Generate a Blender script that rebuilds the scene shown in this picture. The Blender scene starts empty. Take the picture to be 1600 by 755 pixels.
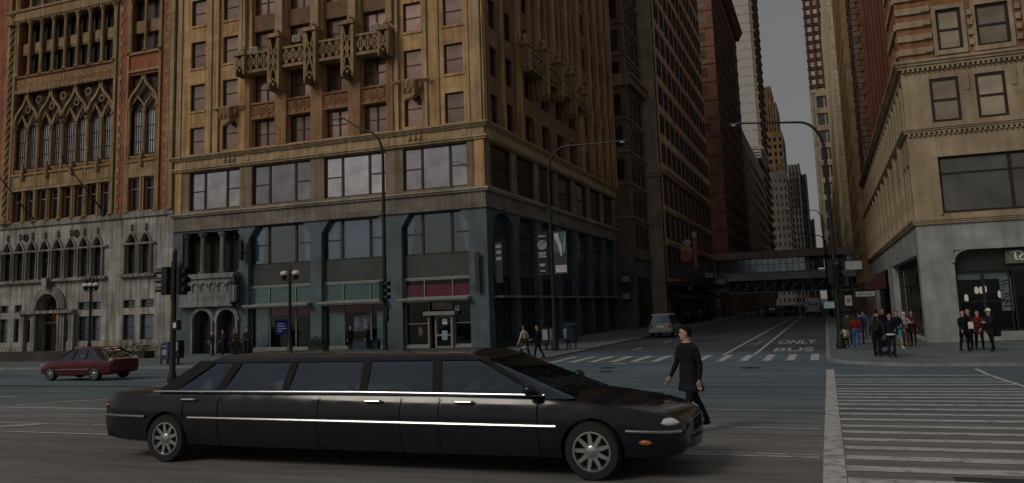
import bpy, math, random
from math import sin, cos, pi, radians, sqrt, atan2
from mathutils import Vector, Matrix, kdtree
random.seed(7)
S = bpy.context.scene
C = S.collection

# ------------------------------------------------------------------ camera, sky, sun, exposure
cd = bpy.data.cameras.new('camera'); cam = bpy.data.objects.new('camera', cd); C.objects.link(cam); S.camera = cam
YAW, PIT, ROL = radians(20.769), radians(7.4987), radians(-1.9553)
_f = Vector((-sin(YAW), cos(YAW), 0)); _r = Vector((cos(YAW), sin(YAW), 0)); _u = Vector((0, 0, 1))
_F = _f*cos(PIT) + _u*sin(PIT); _U = _u*cos(PIT) - _f*sin(PIT)
_R = _r*cos(ROL) + _U*sin(ROL); _U2 = _U*cos(ROL) - _r*sin(ROL)
M = Matrix((_R, _U2, -_F)).transposed().to_4x4(); M.translation = Vector((0, 0, 2.6)); cam.matrix_world = M
cd.sensor_fit = 'HORIZONTAL'; cd.sensor_width = 36; cd.lens = 36*1269.66/1600
cd.shift_y = -(377.5-315.43)/1600; cd.clip_start = .1; cd.clip_end = 6000

SUN_EL, SUN_AZ = radians(38), radians(212)          # towards the sun, clockwise from +Y
w = bpy.data.worlds.new('World'); S.world = w; w.use_nodes = True
nt = w.node_tree; bg = nt.nodes['Background']
sk = nt.nodes.new('ShaderNodeTexSky'); sk.sky_type = 'NISHITA'; sk.sun_disc = False
sk.sun_elevation = SUN_EL; sk.sun_rotation = SUN_AZ; sk.dust_density = 3
mx = nt.nodes.new('ShaderNodeMixRGB'); mx.inputs[0].default_value = .86
mx.inputs[2].default_value = (2.78, 2.62, 2.46, 1)      # overcast veil
nt.links.new(sk.outputs[0], mx.inputs[1]); nt.links.new(mx.outputs[0], bg.inputs[0]); bg.inputs[1].default_value = .1
sl = bpy.data.lights.new('sun', 'SUN'); so = bpy.data.objects.new('sun', sl); C.objects.link(so)
sl.energy = 1.5; sl.angle = radians(22); sl.color = (1, .90, .76)
sd = Vector((sin(SUN_AZ)*cos(SUN_EL), cos(SUN_AZ)*cos(SUN_EL), sin(SUN_EL)))
so.rotation_euler = sd.to_track_quat('Z', 'Y').to_euler(); so.location = (0, -20, 60)
S.view_settings.view_transform = 'Standard'; S.view_settings.look = 'None'; S.view_settings.gamma = 1
S.view_settings.use_curve_mapping = False; S.view_settings.exposure = -.65

# ------------------------------------------------------------------ materials
MATS = {}
def _base(name):
    m = bpy.data.materials.new(name); m.use_nodes = True; t = m.node_tree
    return m, t, t.nodes['Principled BSDF']
def N(t, k, **kw):
    n = t.nodes.new(k)
    for a, b in kw.items(): setattr(n, a, b)
    return n
def ramp(t, src, p0, c0, p1, c1):
    r = N(t, 'ShaderNodeValToRGB'); r.color_ramp.elements[0].position = p0; r.color_ramp.elements[0].color = c0
    r.color_ramp.elements[1].position = p1; r.color_ramp.elements[1].color = c1; t.links.new(src, r.inputs[0]); return r.outputs[0]
def mul(t, a, b, fac=1., mode='MULTIPLY'):
    m = N(t, 'ShaderNodeMixRGB', blend_type=mode); m.inputs[0].default_value = fac
    t.links.new(a, m.inputs[1]); t.links.new(b, m.inputs[2]); return m.outputs[0]
def flat(name, col, rough=.6, metal=0., var=.18, scale=4., spec=.5, bump=0.):
    if name in MATS: return MATS[name]
    m, t, b = _base(name)
    tc = N(t, 'ShaderNodeTexCoord'); n = N(t, 'ShaderNodeTexNoise'); n.inputs['Scale'].default_value = scale; n.inputs['Detail'].default_value = 6
    t.links.new(tc.outputs['Object'], n.inputs['Vector'])
    lo = tuple(c*(1-var) for c in col)+(1,); hi = tuple(min(1, c*(1+var)) for c in col)+(1,)
    t.links.new(ramp(t, n.outputs[0], .3, lo, .7, hi), b.inputs['Base Color'])
    b.inputs['Roughness'].default_value = rough; b.inputs['Metallic'].default_value = metal
    b.inputs['Specular IOR Level'].default_value = spec
    if bump:
        bp = N(t, 'ShaderNodeBump'); bp.inputs['Strength'].default_value = bump; bp.inputs['Distance'].default_value = .02
        t.links.new(n.outputs[0], bp.inputs['Height']); t.links.new(bp.outputs[0], b.inputs['Normal'])
    MATS[name] = m; return m
def stone(name, col, bw=1.2, bh=.6, joint=.75, stain=.5, var=.18, rough=.8, mort=.012, stain_col=(.30, .22, .14), blotch=.0):
    """masonry: block joints, tone per block, long vertical rain streaks, grime patches"""
    if name in MATS: return MATS[name]
    m, t, b = _base(name)
    uv = N(t, 'ShaderNodeUVMap'); uv.uv_map = 'uv'
    br = N(t, 'ShaderNodeTexBrick'); br.inputs['Scale'].default_value = 1; br.inputs['Brick Width'].default_value = bw
    br.inputs['Row Height'].default_value = bh; br.inputs['Mortar Size'].default_value = mort; br.inputs['Mortar Smooth'].default_value = .3
    br.inputs['Color1'].default_value = tuple(c*(1-var) for c in col)+(1,); br.inputs['Color2'].default_value = tuple(min(1, c*(1+var)) for c in col)+(1,)
    br.inputs['Mortar'].default_value = tuple(c*joint for c in col)+(1,)
    t.links.new(uv.outputs[0], br.inputs['Vector'])
    n1 = N(t, 'ShaderNodeTexNoise'); n1.inputs['Scale'].default_value = .55; n1.inputs['Detail'].default_value = 8; n1.inputs['Roughness'].default_value = .62
    t.links.new(uv.outputs[0], n1.inputs['Vector'])
    mp = N(t, 'ShaderNodeMapping'); mp.inputs['Scale'].default_value = (2.2, .16, 1); t.links.new(uv.outputs[0], mp.inputs[0])
    n2 = N(t, 'ShaderNodeTexNoise'); n2.inputs['Scale'].default_value = 1.3; n2.inputs['Detail'].default_value = 5; t.links.new(mp.outputs[0], n2.inputs['Vector'])
    n3 = N(t, 'ShaderNodeTexNoise'); n3.inputs['Scale'].default_value = 22; n3.inputs['Detail'].default_value = 4; t.links.new(uv.outputs[0], n3.inputs['Vector'])
    c = mul(t, br.outputs[0], ramp(t, n1.outputs[0], .28, (.60, .54, .48, 1), .72, (1.15, 1.15, 1.12, 1)))
    c = mul(t, c, ramp(t, n2.outputs[0], .36, stain_col+(1,), .58, (1, 1, 1, 1)), stain)
    c = mul(t, c, ramp(t, n3.outputs[0], .3, (.85, .85, .85, 1), .7, (1.08, 1.08, 1.08, 1)))
    t.links.new(c, b.inputs['Base Color']); b.inputs['Roughness'].default_value = rough
    bp = N(t, 'ShaderNodeBump'); bp.inputs['Strength'].default_value = .35; bp.inputs['Distance'].default_value = .02
    t.links.new(mul(t, br.outputs['Fac'], n3.outputs[0], .5, 'SUBTRACT'), bp.inputs['Height']); bp.invert = True
    t.links.new(bp.outputs[0], b.inputs['Normal'])
    MATS[name] = m; return m
def pane_mat(name, col, metal=.85, rough=.06, wav=.06):
    if name in MATS: return MATS[name]
    m, t, b = _base(name)
    oi = N(t, 'ShaderNodeObjectInfo'); tc = N(t, 'ShaderNodeTexCoord')
    n = N(t, 'ShaderNodeTexNoise'); n.inputs['Scale'].default_value = .8; t.links.new(tc.outputs['Object'], n.inputs['Vector'])
    c1 = ramp(t, oi.outputs['Random'], 0, tuple(c*.55 for c in col)+(1,), 1, tuple(min(1, c*1.3) for c in col)+(1,))
    c1 = mul(t, c1, ramp(t, n.outputs[0], .35, (.75, .75, .78, 1), .65, (1.1, 1.1, 1.1, 1)))
    t.links.new(c1, b.inputs['Base Color'])
    b.inputs['Metallic'].default_value = metal; b.inputs['Roughness'].default_value = rough
    bp = N(t, 'ShaderNodeBump'); bp.inputs['Strength'].default_value = wav; bp.inputs['Distance'].default_value = .1
    t.links.new(n.outputs[0], bp.inputs['Height']); t.links.new(bp.outputs[0], b.inputs['Normal'])
    MATS[name] = m; return m
def clear_glass(name, tint=(.75, .8, .82), base=.06, gcol=(.9, .95, 1, 1)):
    if name in MATS: return MATS[name]
    m, t, b = _base(name); t.nodes.remove(b); o = t.nodes['Material Output']
    tr = N(t, 'ShaderNodeBsdfTransparent'); tr.inputs[0].default_value = tint+(1,)
    gl = N(t, 'ShaderNodeBsdfGlossy'); gl.inputs['Roughness'].default_value = .02; gl.inputs[0].default_value = gcol
    lw = N(t, 'ShaderNodeFresnel'); lw.inputs[0].default_value = 1.5
    ad = N(t, 'ShaderNodeMath', operation='ADD'); ad.inputs[1].default_value = base; t.links.new(lw.outputs[0], ad.inputs[0])
    mxs = N(t, 'ShaderNodeMixShader'); t.links.new(ad.outputs[0], mxs.inputs[0]); t.links.new(tr.outputs[0], mxs.inputs[1]); t.links.new(gl.outputs[0], mxs.inputs[2])
    t.links.new(mxs.outputs[0], o.inputs[0]); MATS[name] = m; return m
def emit(name, col, s):
    if name in MATS: return MATS[name]
    m, t, b = _base(name); b.inputs['Base Color'].default_value = col+(1,)
    b.inputs['Emission Color'].default_value = col+(1,); b.inputs['Emission Strength'].default_value = s
    MATS[name] = m; return m
def asphalt():
    m, t, b = _base('asphalt'); tc = N(t, 'ShaderNodeTexCoord'); g = tc.outputs['Object']
    def noise(s, d=6, sc=(1, 1, 1), r=.6):
        mp = N(t, 'ShaderNodeMapping'); mp.inputs['Scale'].default_value = sc; t.links.new(g, mp.inputs[0])
        n = N(t, 'ShaderNodeTexNoise'); n.inputs['Scale'].default_value = s; n.inputs['Detail'].default_value = d; n.inputs['Roughness'].default_value = r
        t.links.new(mp.outputs[0], n.inputs['Vector']); return n.outputs[0]
    # road tone ramps from grey near the camera to blue-grey beyond, darker further up
    sx = N(t, 'ShaderNodeSeparateXYZ'); t.links.new(g, sx.inputs[0])
    mr = N(t, 'ShaderNodeMapRange'); mr.inputs['From Min'].default_value = 10; mr.inputs['From Max'].default_value = 26
    t.links.new(sx.outputs['Y'], mr.inputs[0])
    col = ramp(t, mr.outputs[0], .15, (.20, .2, .195, 1), .75, (.125, .18, .22, 1))
    mr2 = N(t, 'ShaderNodeMapRange'); mr2.inputs['From Min'].default_value = 41; mr2.inputs['From Max'].default_value = 47; t.links.new(sx.outputs['Y'], mr2.inputs[0])
    m2 = N(t, 'ShaderNodeMixRGB'); t.links.new(mr2.outputs[0], m2.inputs[0]); t.links.new(col, m2.inputs[1]); m2.inputs[2].default_value = (.062, .082, .103, 1)
    col = m2.outputs[0]
    col = mul(t, col, ramp(t, noise(.5, 7, (.35, 1.6, 1)), .3, (.72, .72, .74, 1), .7, (1.18, 1.18, 1.16, 1)))
    col = mul(t, col, ramp(t, noise(.12, 5), .35, (.8, .8, .82, 1), .65, (1.1, 1.1, 1.1, 1)))
    col = mul(t, col, ramp(t, noise(2.2, 8, (.12, 1.6, 1)), .36, (.70, .70, .70, 1), .58, (1.05, 1.05, 1.05, 1)))
    vo = N(t, 'ShaderNodeTexVoronoi', feature='DISTANCE_TO_EDGE'); vo.inputs['Scale'].default_value = .22
    dn = N(t, 'ShaderNodeVectorMath', operation='ADD'); nn = N(t, 'ShaderNodeTexNoise'); nn.inputs['Scale'].default_value = 1.1; t.links.new(g, nn.inputs['Vector'])
    t.links.new(g, dn.inputs[0]); t.links.new(nn.outputs['Color'], dn.inputs[1]); t.links.new(dn.outputs[0], vo.inputs['Vector'])
    col = mul(t, col, ramp(t, vo.outputs['Distance'], .003, (.55, .55, .55, 1), .012, (1, 1, 1, 1)), .25)
    fine = noise(60, 3); col = mul(t, col, ramp(t, fine, .3, (.8, .8, .8, 1), .7, (1.15, 1.15, 1.15, 1)))
    t.links.new(col, b.inputs['Base Color']); b.inputs['Roughness'].default_value = .72; b.inputs['Specular IOR Level'].default_value = .35
    bp = N(t, 'ShaderNodeBump'); bp.inputs['Strength'].default_value = .4; bp.inputs['Distance'].default_value = .01; t.links.new(fine, bp.inputs['Height']); t.links.new(bp.outputs[0], b.inputs['Normal'])
    return m
def paint_mat(name, col=(.5, .51, .52)):
    if name in MATS: return MATS[name]
    m, t, b = _base(name); tc = N(t, 'ShaderNodeTexCoord')
    n = N(t, 'ShaderNodeTexNoise'); n.inputs['Scale'].default_value = 5; n.inputs['Detail'].default_value = 9; n.inputs['Roughness'].default_value = .75
    t.links.new(tc.outputs['Object'], n.inputs['Vector'])
    t.links.new(ramp(t, n.outputs[0], .36, (.16, .17, .18, 1), .52, col+(1,)), b.inputs['Base Color']); b.inputs['Roughness'].default_value = .7
    MATS[name] = m; return m
def car_paint(name, col, rough=.25):
    if name in MATS: return MATS[name]
    m, t, b = _base(name); tc = N(t, 'ShaderNodeTexCoord'); n = N(t, 'ShaderNodeTexNoise'); n.inputs['Scale'].default_value = 3; n.inputs['Detail'].default_value = 8
    t.links.new(tc.outputs['Object'], n.inputs['Vector'])
    t.links.new(ramp(t, n.outputs[0], .3, tuple(c*.85 for c in col)+(1,), .7, tuple(c*1.1+.004 for c in col)+(1,)), b.inputs['Base Color'])
    t.links.new(ramp(t, n.outputs[0], .35, (rough*.6,)*3+(1,), .65, (rough*1.4,)*3+(1,)), b.inputs['Roughness'])
    b.inputs['Specular IOR Level'].default_value = .35; b.inputs['Coat Weight'].default_value = .35; b.inputs['Coat Roughness'].default_value = .06
    MATS[name] = m; return m
m_cream = stone('cream_terracotta', (.60, .40, .195), 1.5, .62, .78, .62, .08, stain_col=(.40, .27, .16))
m_cream_trim = stone('cream_trim', (.48, .37, .23), 2.2, 2., .75, .45, .08, stain_col=(.36, .24, .15))
m_brownpier = stone('brown_terracotta', (.34, .19, .095), 1.2, .6, .8, .5, .15, stain_col=(.3, .2, .14))
m_sill = stone('grey_sill_stone', (.40, .37, .32), 2.2, 2., .8, .4, .08, stain_col=(.45, .4, .35))
m_tawny = stone('tawny_stone', (.28, .225, .16), 1.6, .8, .75, .6, .1, stain_col=(.35, .3, .25))
m_granite = stone('blue_grey_granite', (.092, .138, .178), 1.3, .95, .78, .45, .14, .5, stain_col=(.6, .6, .6))
m_frieze = stone('dark_frieze_stone', (.215, .195, .175), 1.25, 1.2, 1.5, .5, .2, stain_col=(.4, .4, .35))
m_brick = stone('red_brick', (.40, .135, .06), .22, .075, .8, .5, .2, mort=.006, stain_col=(.4, .33, .3))
m_tan = stone('tan_carved_stone', (.40, .285, .155), .9, .6, .75, .5, .12, stain_col=(.35, .25, .18))
m_lime = stone('weathered_limestone', (.42, .42, .405), 1.3, .62, .75, .75, .12, stain_col=(.22, .22, .23))
m_dark = flat('dark_bronze', (.018, .016, .015), .45)
m_frame = flat('window_frame_paint', (.028, .02, .016), .5)
m_iron = flat('black_iron', (.014, .015, .017), .45, .3)
m_interior = flat('interior_wall', (.10, .095, .085), .9)
m_black = flat('void_black', (.008, .008, .009), .8)
p_sky = pane_mat('sky_window_glass', (.54, .54, .57))
p_brt = pane_mat('pale_reflection_glass', (.88, .86, .84), .3, .15)  # pale base paints the white reflection in the recessed arcade panes
p_warm = pane_mat('blind_window_glass', (.42, .30, .25), .75, .12)
p_dark = pane_mat('dark_window_glass', (.10, .095, .10), .7, .08)
p_cool = pane_mat('cool_window_glass', (.22, .27, .33), .8, .06)
g_shop = clear_glass('shop_glass', (.86, .9, .92), -.02); g_mez = clear_glass('mezzanine_glass', (.7, .82, .9), .08)
m_white = flat('white_paint', (.7, .7, .68), .5)
m_concrete = stone('sidewalk_concrete', (.135, .178, .208), 1.5, 1.5, .7, .0, .12, .85, mort=.02)
m_kerb = flat('kerb_stone', (.21, .23, .24), .8, 0, .25, 2)
m_paint = paint_mat('road_paint')

# ------------------------------------------------------------------ mesh helpers
class MB:
    def __init__(s): s.v = []; s.f = []; s.mi = []; s.cur = 0; s.T = None
    def vert(s, p):
        p = Vector(p)
        if s.T is not None: p = s.T @ p
        s.v.append(p); return len(s.v)-1
    def face(s, ids): s.f.append(tuple(ids)); s.mi.append(s.cur)
    def poly(s, pts): s.face([s.vert(p) for p in pts])
    def box(s, x0, y0, z0, x1, y1, z1):
        i = [s.vert(p) for p in ((x0, y0, z0), (x1, y0, z0), (x1, y1, z0), (x0, y1, z0), (x0, y0, z1), (x1, y0, z1), (x1, y1, z1), (x0, y1, z1))]
        for q in ((0, 3, 2, 1), (4, 5, 6, 7), (0, 1, 5, 4), (1, 2, 6, 5), (2, 3, 7, 6), (3, 0, 4, 7)): s.face([i[k] for k in q])
    def prism(s, pts, y0, y1):              # outline in x,z extruded along y
        a = [s.vert((p[0], y0, p[1])) for p in pts]; b = [s.vert((p[0], y1, p[1])) for p in pts]
        s.face(a); s.face(b[::-1]); n = len(pts)
        for k in range(n): s.face((a[k], b[k], b[(k+1) % n], a[(k+1) % n]))
    def slab(s, pts, z0, z1):               # outline in x,y
        a = [s.vert((p[0], p[1], z0)) for p in pts]; b = [s.vert((p[0], p[1], z1)) for p in pts]
        s.face(a[::-1]); s.face(b); n = len(pts)
        for k in range(n): s.face((a[k], a[(k+1) % n], b[(k+1) % n], b[k]))
    def loft(s, rings, cap=True):
        ids = [[s.vert(p) for p in r] for r in rings]; n = len(rings[0])
        for a, b in zip(ids, ids[1:]):
            for k in range(n): s.face((a[k], a[(k+1) % n], b[(k+1) % n], b[k]))
        if cap: s.face(ids[0][::-1]); s.face(ids[-1])
    def tube(s, pts, r, n=8, r2=None):
        pts = [Vector(p) for p in pts]; rs = r if isinstance(r, (list, tuple)) else [r]*len(pts)
        d0 = (pts[1]-pts[0]).normalized(); ref = Vector((0, 0, 1)) if abs(d0.z) < .9 else Vector((1, 0, 0))
        rings = []; a = d0.cross(ref).normalized()
        for i, p in enumerate(pts):
            d = (pts[min(i+1, len(pts)-1)]-pts[max(i-1, 0)]).normalized()
            a = (a-d*a.dot(d)).normalized(); b = d.cross(a)
            k = r2 if r2 else 1
            rings.append([p+a*rs[i]*cos(2*pi*j/n)+b*rs[i]*k*sin(2*pi*j/n) for j in range(n)])
        s.loft(rings)
    def bar(s, p, q, wd, dp):               # rectangular bar in the x,z plane, depth along y
        p = Vector(p); q = Vector(q); d = (q-p).normalized(); nrm = Vector((d.z, 0, -d.x))*wd/2; y = Vector((0, dp/2, 0))
        s.loft([[c+nrm-y, c+nrm+y, c-nrm+y, c-nrm-y] for c in (p, q)])
    def lathe(s, prof, cx=0, cy=0, n=12, cap=True):
        s.loft([[(cx+r*cos(2*pi*j/n), cy+r*sin(2*pi*j/n), z) for j in range(n)] for r, z in prof], cap)
    def ball(s, c, r, n=10, m=6):
        rx, ry, rz = r if isinstance(r, (tuple, list)) else (r, r, r)
        s.loft([[(c[0]+rx*sin(pi*i/m)*cos(2*pi*j/n), c[1]+ry*sin(pi*i/m)*sin(2*pi*j/n), c[2]-rz*cos(pi*i/m)) for j in range(n)] for i in [.04]+list(range(1, m))+[m-.04]])
    def mesh(s, name, mats):
        me = bpy.data.meshes.new(name); me.from_pydata([tuple(v) for v in s.v], [], s.f)
        for m in (mats if isinstance(mats, (list, tuple)) else [mats]): me.materials.append(m)
        me.polygons.foreach_set('material_index', s.mi)
        me.validate(); uv = me.uv_layers.new(name='uv'); vs = me.vertices; lp = me.loops
        for p in me.polygons:
            nx, ny, nz = (abs(c) for c in p.normal)
            for li in p.loop_indices:
                co = vs[lp[li].vertex_index].co
                uv.data[li].uv = (co.x, co.y) if nz > max(nx, ny) else ((co.y, co.z) if nx > ny else (co.x, co.z))
        return me
    def build(s, name, mats, parent=None, loc=(0, 0, 0), rot=0., smooth=False):
        return link(name, s.mesh(name, mats), parent, loc, rot, smooth)
def link(name, me, parent=None, loc=(0, 0, 0), rot=0., smooth=False):
    o = bpy.data.objects.new(name, me); C.objects.link(o); o.parent = parent; o.location = loc; o.rotation_euler = (0, 0, rot)
    if smooth and me:
        me.polygons.foreach_set('use_smooth', [True]*len(me.polygons))
        try: me.set_sharp_from_angle(angle=radians(40))
        except Exception: pass
    return o
def tag(o, label, cat, group=None):
    o['label'] = label; o['category'] = cat
    if group: o['group'] = group
    return o
def thing(name, label, cat, loc=(0, 0, 0), rot=0., group=None): return tag(link(name, None, None, loc, rot), label, cat, group)
def struct(o, kind='structure'): o['kind'] = kind; return o
def copy_tree(o, parent=None):
    c = o.copy(); C.objects.link(c); c.parent = parent
    for ch in [x for x in o.children]: copy_tree(ch, c)
    return c
def evaluated(o, name):
    dg = bpy.context.evaluated_depsgraph_get(); dg.update()
    me = bpy.data.meshes.new_from_object(o.evaluated_get(dg), depsgraph=dg); me.name = name; return me
def text_mesh(body, size, ext=.02, bold=0., name='lettering', align='LEFT', sx=1.):
    c = bpy.data.curves.new('txt', 'FONT'); c.body = body; c.size = size; c.extrude = ext; c.offset = bold; c.align_x = align
    o = bpy.data.objects.new('txt', c); C.objects.link(o); me = evaluated(o, name); bpy.data.objects.remove(o)
    for v in me.vertices: v.co.x *= sx
    return me
def gz(y): return .5 if y < 12 else (0. if y > 30 else .5*(30-y)/18)

# ------------------------------------------------------------------ ground, kerbs, markings
A = MB()
xs = [-3000, -300, -100, -40, 0, 40, 100, 300, 3000]; ys = [-400, -40, 0, 12, 15, 18, 21, 24, 27, 30, 60, 150, 400, 1200, 4500]
idx = [[A.vert((x, y, gz(y))) for x in xs] for y in ys]
for j in range(len(ys)-1):
    for i in range(len(xs)-1): A.face((idx[j][i], idx[j][i+1], idx[j+1][i+1], idx[j+1][i]))
struct(A.build('road', asphalt()))
def arc(cx, cy, r, a0, a1, n=8): return [(cx+r*cos(radians(a0+(a1-a0)*i/n)), cy+r*sin(radians(a0+(a1-a0)*i/n))) for i in range(n+1)]
def walk(name, outline):
    b = MB(); b.slab(outline, -.05, .12); struct(b.build(name, m_concrete))
def kerb(name, line, wd=.18):                 # kerb stone strip standing 2 mm proud of the pavement slab
    b = MB()
    for (x0, y0), (x1, y1) in zip(line, line[1:]):
        d = Vector((x1-x0, y1-y0, 0)).normalized(); n = Vector((-d.y, d.x, 0))
        q = [(x0, y0), (x1, y1), (x1+n.x*wd, y1+n.y*wd), (x0+n.x*wd, y0+n.y*wd)]
        q = [(a-n.x*.012, c-n.y*.012) for a, c in q]
        b.slab(q, -.05, .124)
    struct(b.build(name, m_kerb))
lw = [(-300, 35.4), (-18.4, 35.4)]+arc(-18.4, 40.4, 5., -90, 0)+[(-13.4, 138)]
walk('sidewalk', lw+[(-300, 138)]); kerb('kerb', lw)
rw = [(-.2, 138), (-.2, 38.)]+arc(3.8, 37.5, 4., 180, 270)+[(300, 33.5)]
walk('sidewalk', rw+[(300, 138)]); kerb('kerb', rw)
lw2 = [(-13.4, 163)]+[(-13.4, 900)]; walk('sidewalk', [(-300, 163), (-13.4, 163), (-13.4, 900), (-300, 900)]); kerb('kerb', lw2)
walk('sidewalk', [(-.2, 163), (300, 163), (300, 900), (-.2, 900)]); kerb('kerb', [(-.2, 900), (-.2, 163)])
P = MB()
def gq(x0, y0, x1, y1, dz=.006):              # marking rectangle following the road camber
    yy = [y0]+[k for k in (12, 15, 18, 21, 24, 27, 30) if y0 < k < y1]+[y1]
    for a, b in zip(yy, yy[1:]): P.poly([(x0, a, gz(a)+dz), (x1, a, gz(a)+dz), (x1, b, gz(b)+dz), (x0, b, gz(b)+dz)])
def gl(pts, wd, dz=.006):
    for (x0, y0), (x1, y1) in zip(pts, pts[1:]):
        d = Vector((x1-x0, y1-y0, 0)).normalized(); n = Vector((-d.y, d.x, 0))*wd/2
        P.poly([(x0-n.x, y0-n.y, gz(y0-n.y)+dz), (x1-n.x, y1-n.y, gz(y1-n.y)+dz), (x1+n.x, y1+n.y, gz(y1+n.y)+dz), (x0+n.x, y0+n.y, gz(y0+n.y)+dz)])
gq(-.2, 2, .06, 32.4)
y = 3.6
for yb in (6.1, 7.0, 7.9, 8.8, 9.75, 10.45, 11.2, 11.95, 12.85, 13.75, 14.65, 15.5, 16.5, 17.5, 18.5, 19.5, 20.4, 21.3, 22.2, 23.1, 24., 25.6, 26.7, 27.9, 29.8):
    gq(.07, yb-.16, 4.55+.0*yb, yb+.16, .0055)
gl([(4.62, 3), (4.62, 12)], .14); gq(4.56, 12.02, 4.70, 32.4, .006)
for k in range(13): gq(-.68-.98*k-.17, 37.3, -.68-.98*k+.17, 41.4)
gl([(-4.92, 41.5), (-4.87, 90), (-4.5, 136)], .14); gl([(-3.45, 41.5), (-3.55, 90), (-3.6, 136)], .14)
for yy in (11.84, 12.04): gl([(-3.5, yy), (-.25, yy)], .07)
for yy in (14.95, 18.03): gl([(-9, yy), (-.25, yy)], .09)
for k in range(6): gl([(-10.6+.15*k, 47+9*k), (-10.6+.15*k, 49.4+9*k)], .12)
gl([(-9.2, 36.2), (-8.6, 36.4)], .3); gl([(-8.2, 37.), (-7.7, 37.2)], .25)
gl([(-40, 12.05), (-12.6, 12.0)], .1); gl([(-40, 13.35), (-14.2, 13.3)], .1); gl([(-17.2, 12.1), (-16, 13.3)], .3)
gl([(-40, 16.6), (-17.4, 16.35)], .2); gl([(-21.8, 17.0), (-19.9, 20.0)], .22); gl([(-26, 19.4), (-25.2, 19.75)], .25)
gl([(-32, 21.9), (-24.9, 21.9)], .1); gl([(-60, 25.6), (-26, 25.3)], .08)
struct(P.build('road_markings', m_paint))
D = MB(); P = D
gl([(-70, 24.3), (-16, 24.3)], .5, .004); gl([(-70, 31.5), (-10, 31.5)], .12, .004)
gq(-7.5, 19.2, -3.9, 20.6, .003); gq(1.2, 9.4, 3.4, 10.9, .003); gq(-14.5, 6.3, -11.9, 7.1, .003); gq(-8.8, 55, -6.9, 60, .003)
struct(D.build('asphalt_seams', flat('tar_seam', (.03, .034, .04), .6)))
for (body, yb, x0, wd) in (('BUS', 43.9, -2.75, 1.95), ('ONLY', 51.2, -2.95, 2.2)):
    me = text_mesh(body, 1., 0, .02); xs_ = [v.co.x for v in me.vertices]; hs = max(v.co.y for v in me.vertices)
    for v in me.vertices: v.co.x = (v.co.x-min(xs_))/(max(xs_)-min(xs_))*wd; v.co.y = v.co.y/hs*(3.2 if body == 'BUS' else 4.6); v.co.z = .006
    me.materials.append(paint_mat('worn_lettering_paint', (.40, .41, .42))); struct(link('road_lettering', me, None, (x0, yb, 0)))
b = MB()                                       # bicycle-lane symbol
P = b; gl([(-4.6, 50.2), (-3.9, 50.2)], .25); gl([(-4.5, 52.2), (-3.9, 52.4)], .25); gl([(-4.2, 53), (-4.0, 55)], .1)
struct(b.build('road_markings', m_paint))
for x, yy, r in ((-11.2, 34.1, .38), (-8.8, 33.9, .36), (-3.0, 33.5, .38), (-8.4, 32, .3), (-6.5, 22, .35)):
    q = MB(); q.lathe([(r, -.02), (r, .005), (r*.86, .0052), (r*.84, .009), (0.02, .009)], n=20)
    o = q.build('manhole_cover', flat('cast_iron', (.02, .022, .025), .5, .4), None, (x, yy, gz(yy)))
    tag(o, {-11.2: 'round iron manhole cover nearest the far-left kerb corner of the intersection', -8.8: 'round iron manhole cover in the intersection between two other covers', -3.0: 'round iron manhole cover in front of the bus lane crosswalk', -8.4: 'small iron manhole cover closer to the camera than the row before the crosswalk', -6.5: 'iron manhole cover in the open middle of the avenue'}[x], 'manhole cover', 'manhole covers in the intersection')

# ------------------------------------------------------------------ facade machinery
CAMP = Vector((0, 0, 2.6))
class Fac:
    def __init__(s, root, origin, rot): s.root = root; s.o = Vector(origin); s.rot = rot; s.Rm = Matrix.Rotation(rot, 3, 'Z')
    def add(s, mb, name, mat, smooth=False): return mb.build(name, mat, s.root, s.o, s.rot, smooth)
    def at(s, u, y, z): return s.o+s.Rm @ Vector((u, y, z))
    def world(s, u, z): return s.root.location+s.at(u, 0, z)
def add_wall(b, u0, u1, z0, z1, ops, rev=.3, y=0.):
    U = sorted(set([u0, u1]+[a for o in ops for a in (o[0], o[2])])); Z = sorted(set([z0, z1]+[a for o in ops for a in (o[1], o[3])]))
    U = [a for a in U if u0-1e-6 <= a <= u1+1e-6]; Z = [a for a in Z if z0-1e-6 <= a <= z1+1e-6]
    for za, zb in zip(Z, Z[1:]):
        st = None
        for ua, ub in zip(U, U[1:]):
            mu, mz = (ua+ub)/2, (za+zb)/2
            hole = any(o[0] < mu < o[2] and o[1] < mz < o[3] for o in ops)
            if not hole:
                if st is None: st = ua
            elif st is not None: b.poly([(st, y, za), (ua, y, za), (ua, y, zb), (st, y, zb)]); st = None
        if st is not None: b.poly([(st, y, za), (U[-1], y, za), (U[-1], y, zb), (st, y, zb)])
    for o in ops:
        a, c, d, e = o[:4]; r = o[4] if len(o) > 4 else rev
        b.poly([(a, y, c), (a, y, e), (a, y+r, e), (a, y+r, c)]); b.poly([(d, y, c), (d, y+r, c), (d, y+r, e), (d, y, e)])
        b.poly([(a, y, e), (d, y, e), (d, y+r, e), (a, y+r, e)]); b.poly([(a, y, c), (a, y+r, c), (d, y+r, c), (d, y, c)])
def arch_fill(b, u0, u1, zs, zt, fn, y=0., dep=.3, n=14):
    """stone filling between an arch curve fn(t in -1..1)->0..1 and the head of a rectangular hole"""
    cu = (u0+u1)/2; hw = (u1-u0)/2; pts = []
    for i in range(n+1):
        t = -1+2*i/n; pts.append((cu+t*hw, zs+(zt-zs)*fn(t)))
    for (a, za), (c, zc) in zip(pts, pts[1:]):
        b.poly([(a, y, za), (c, y, zc), (c, y, zt), (a, y, zt)]); b.poly([(a, y, za), (a, y+dep, za), (c, y+dep, zc), (c, y, zc)])
        b.poly([(a, y+dep, zt), (c, y+dep, zt), (c, y+dep, zc), (a, y+dep, za)])
f_round = lambda t: sqrt(max(0, 1-t*t))*.97
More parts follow.
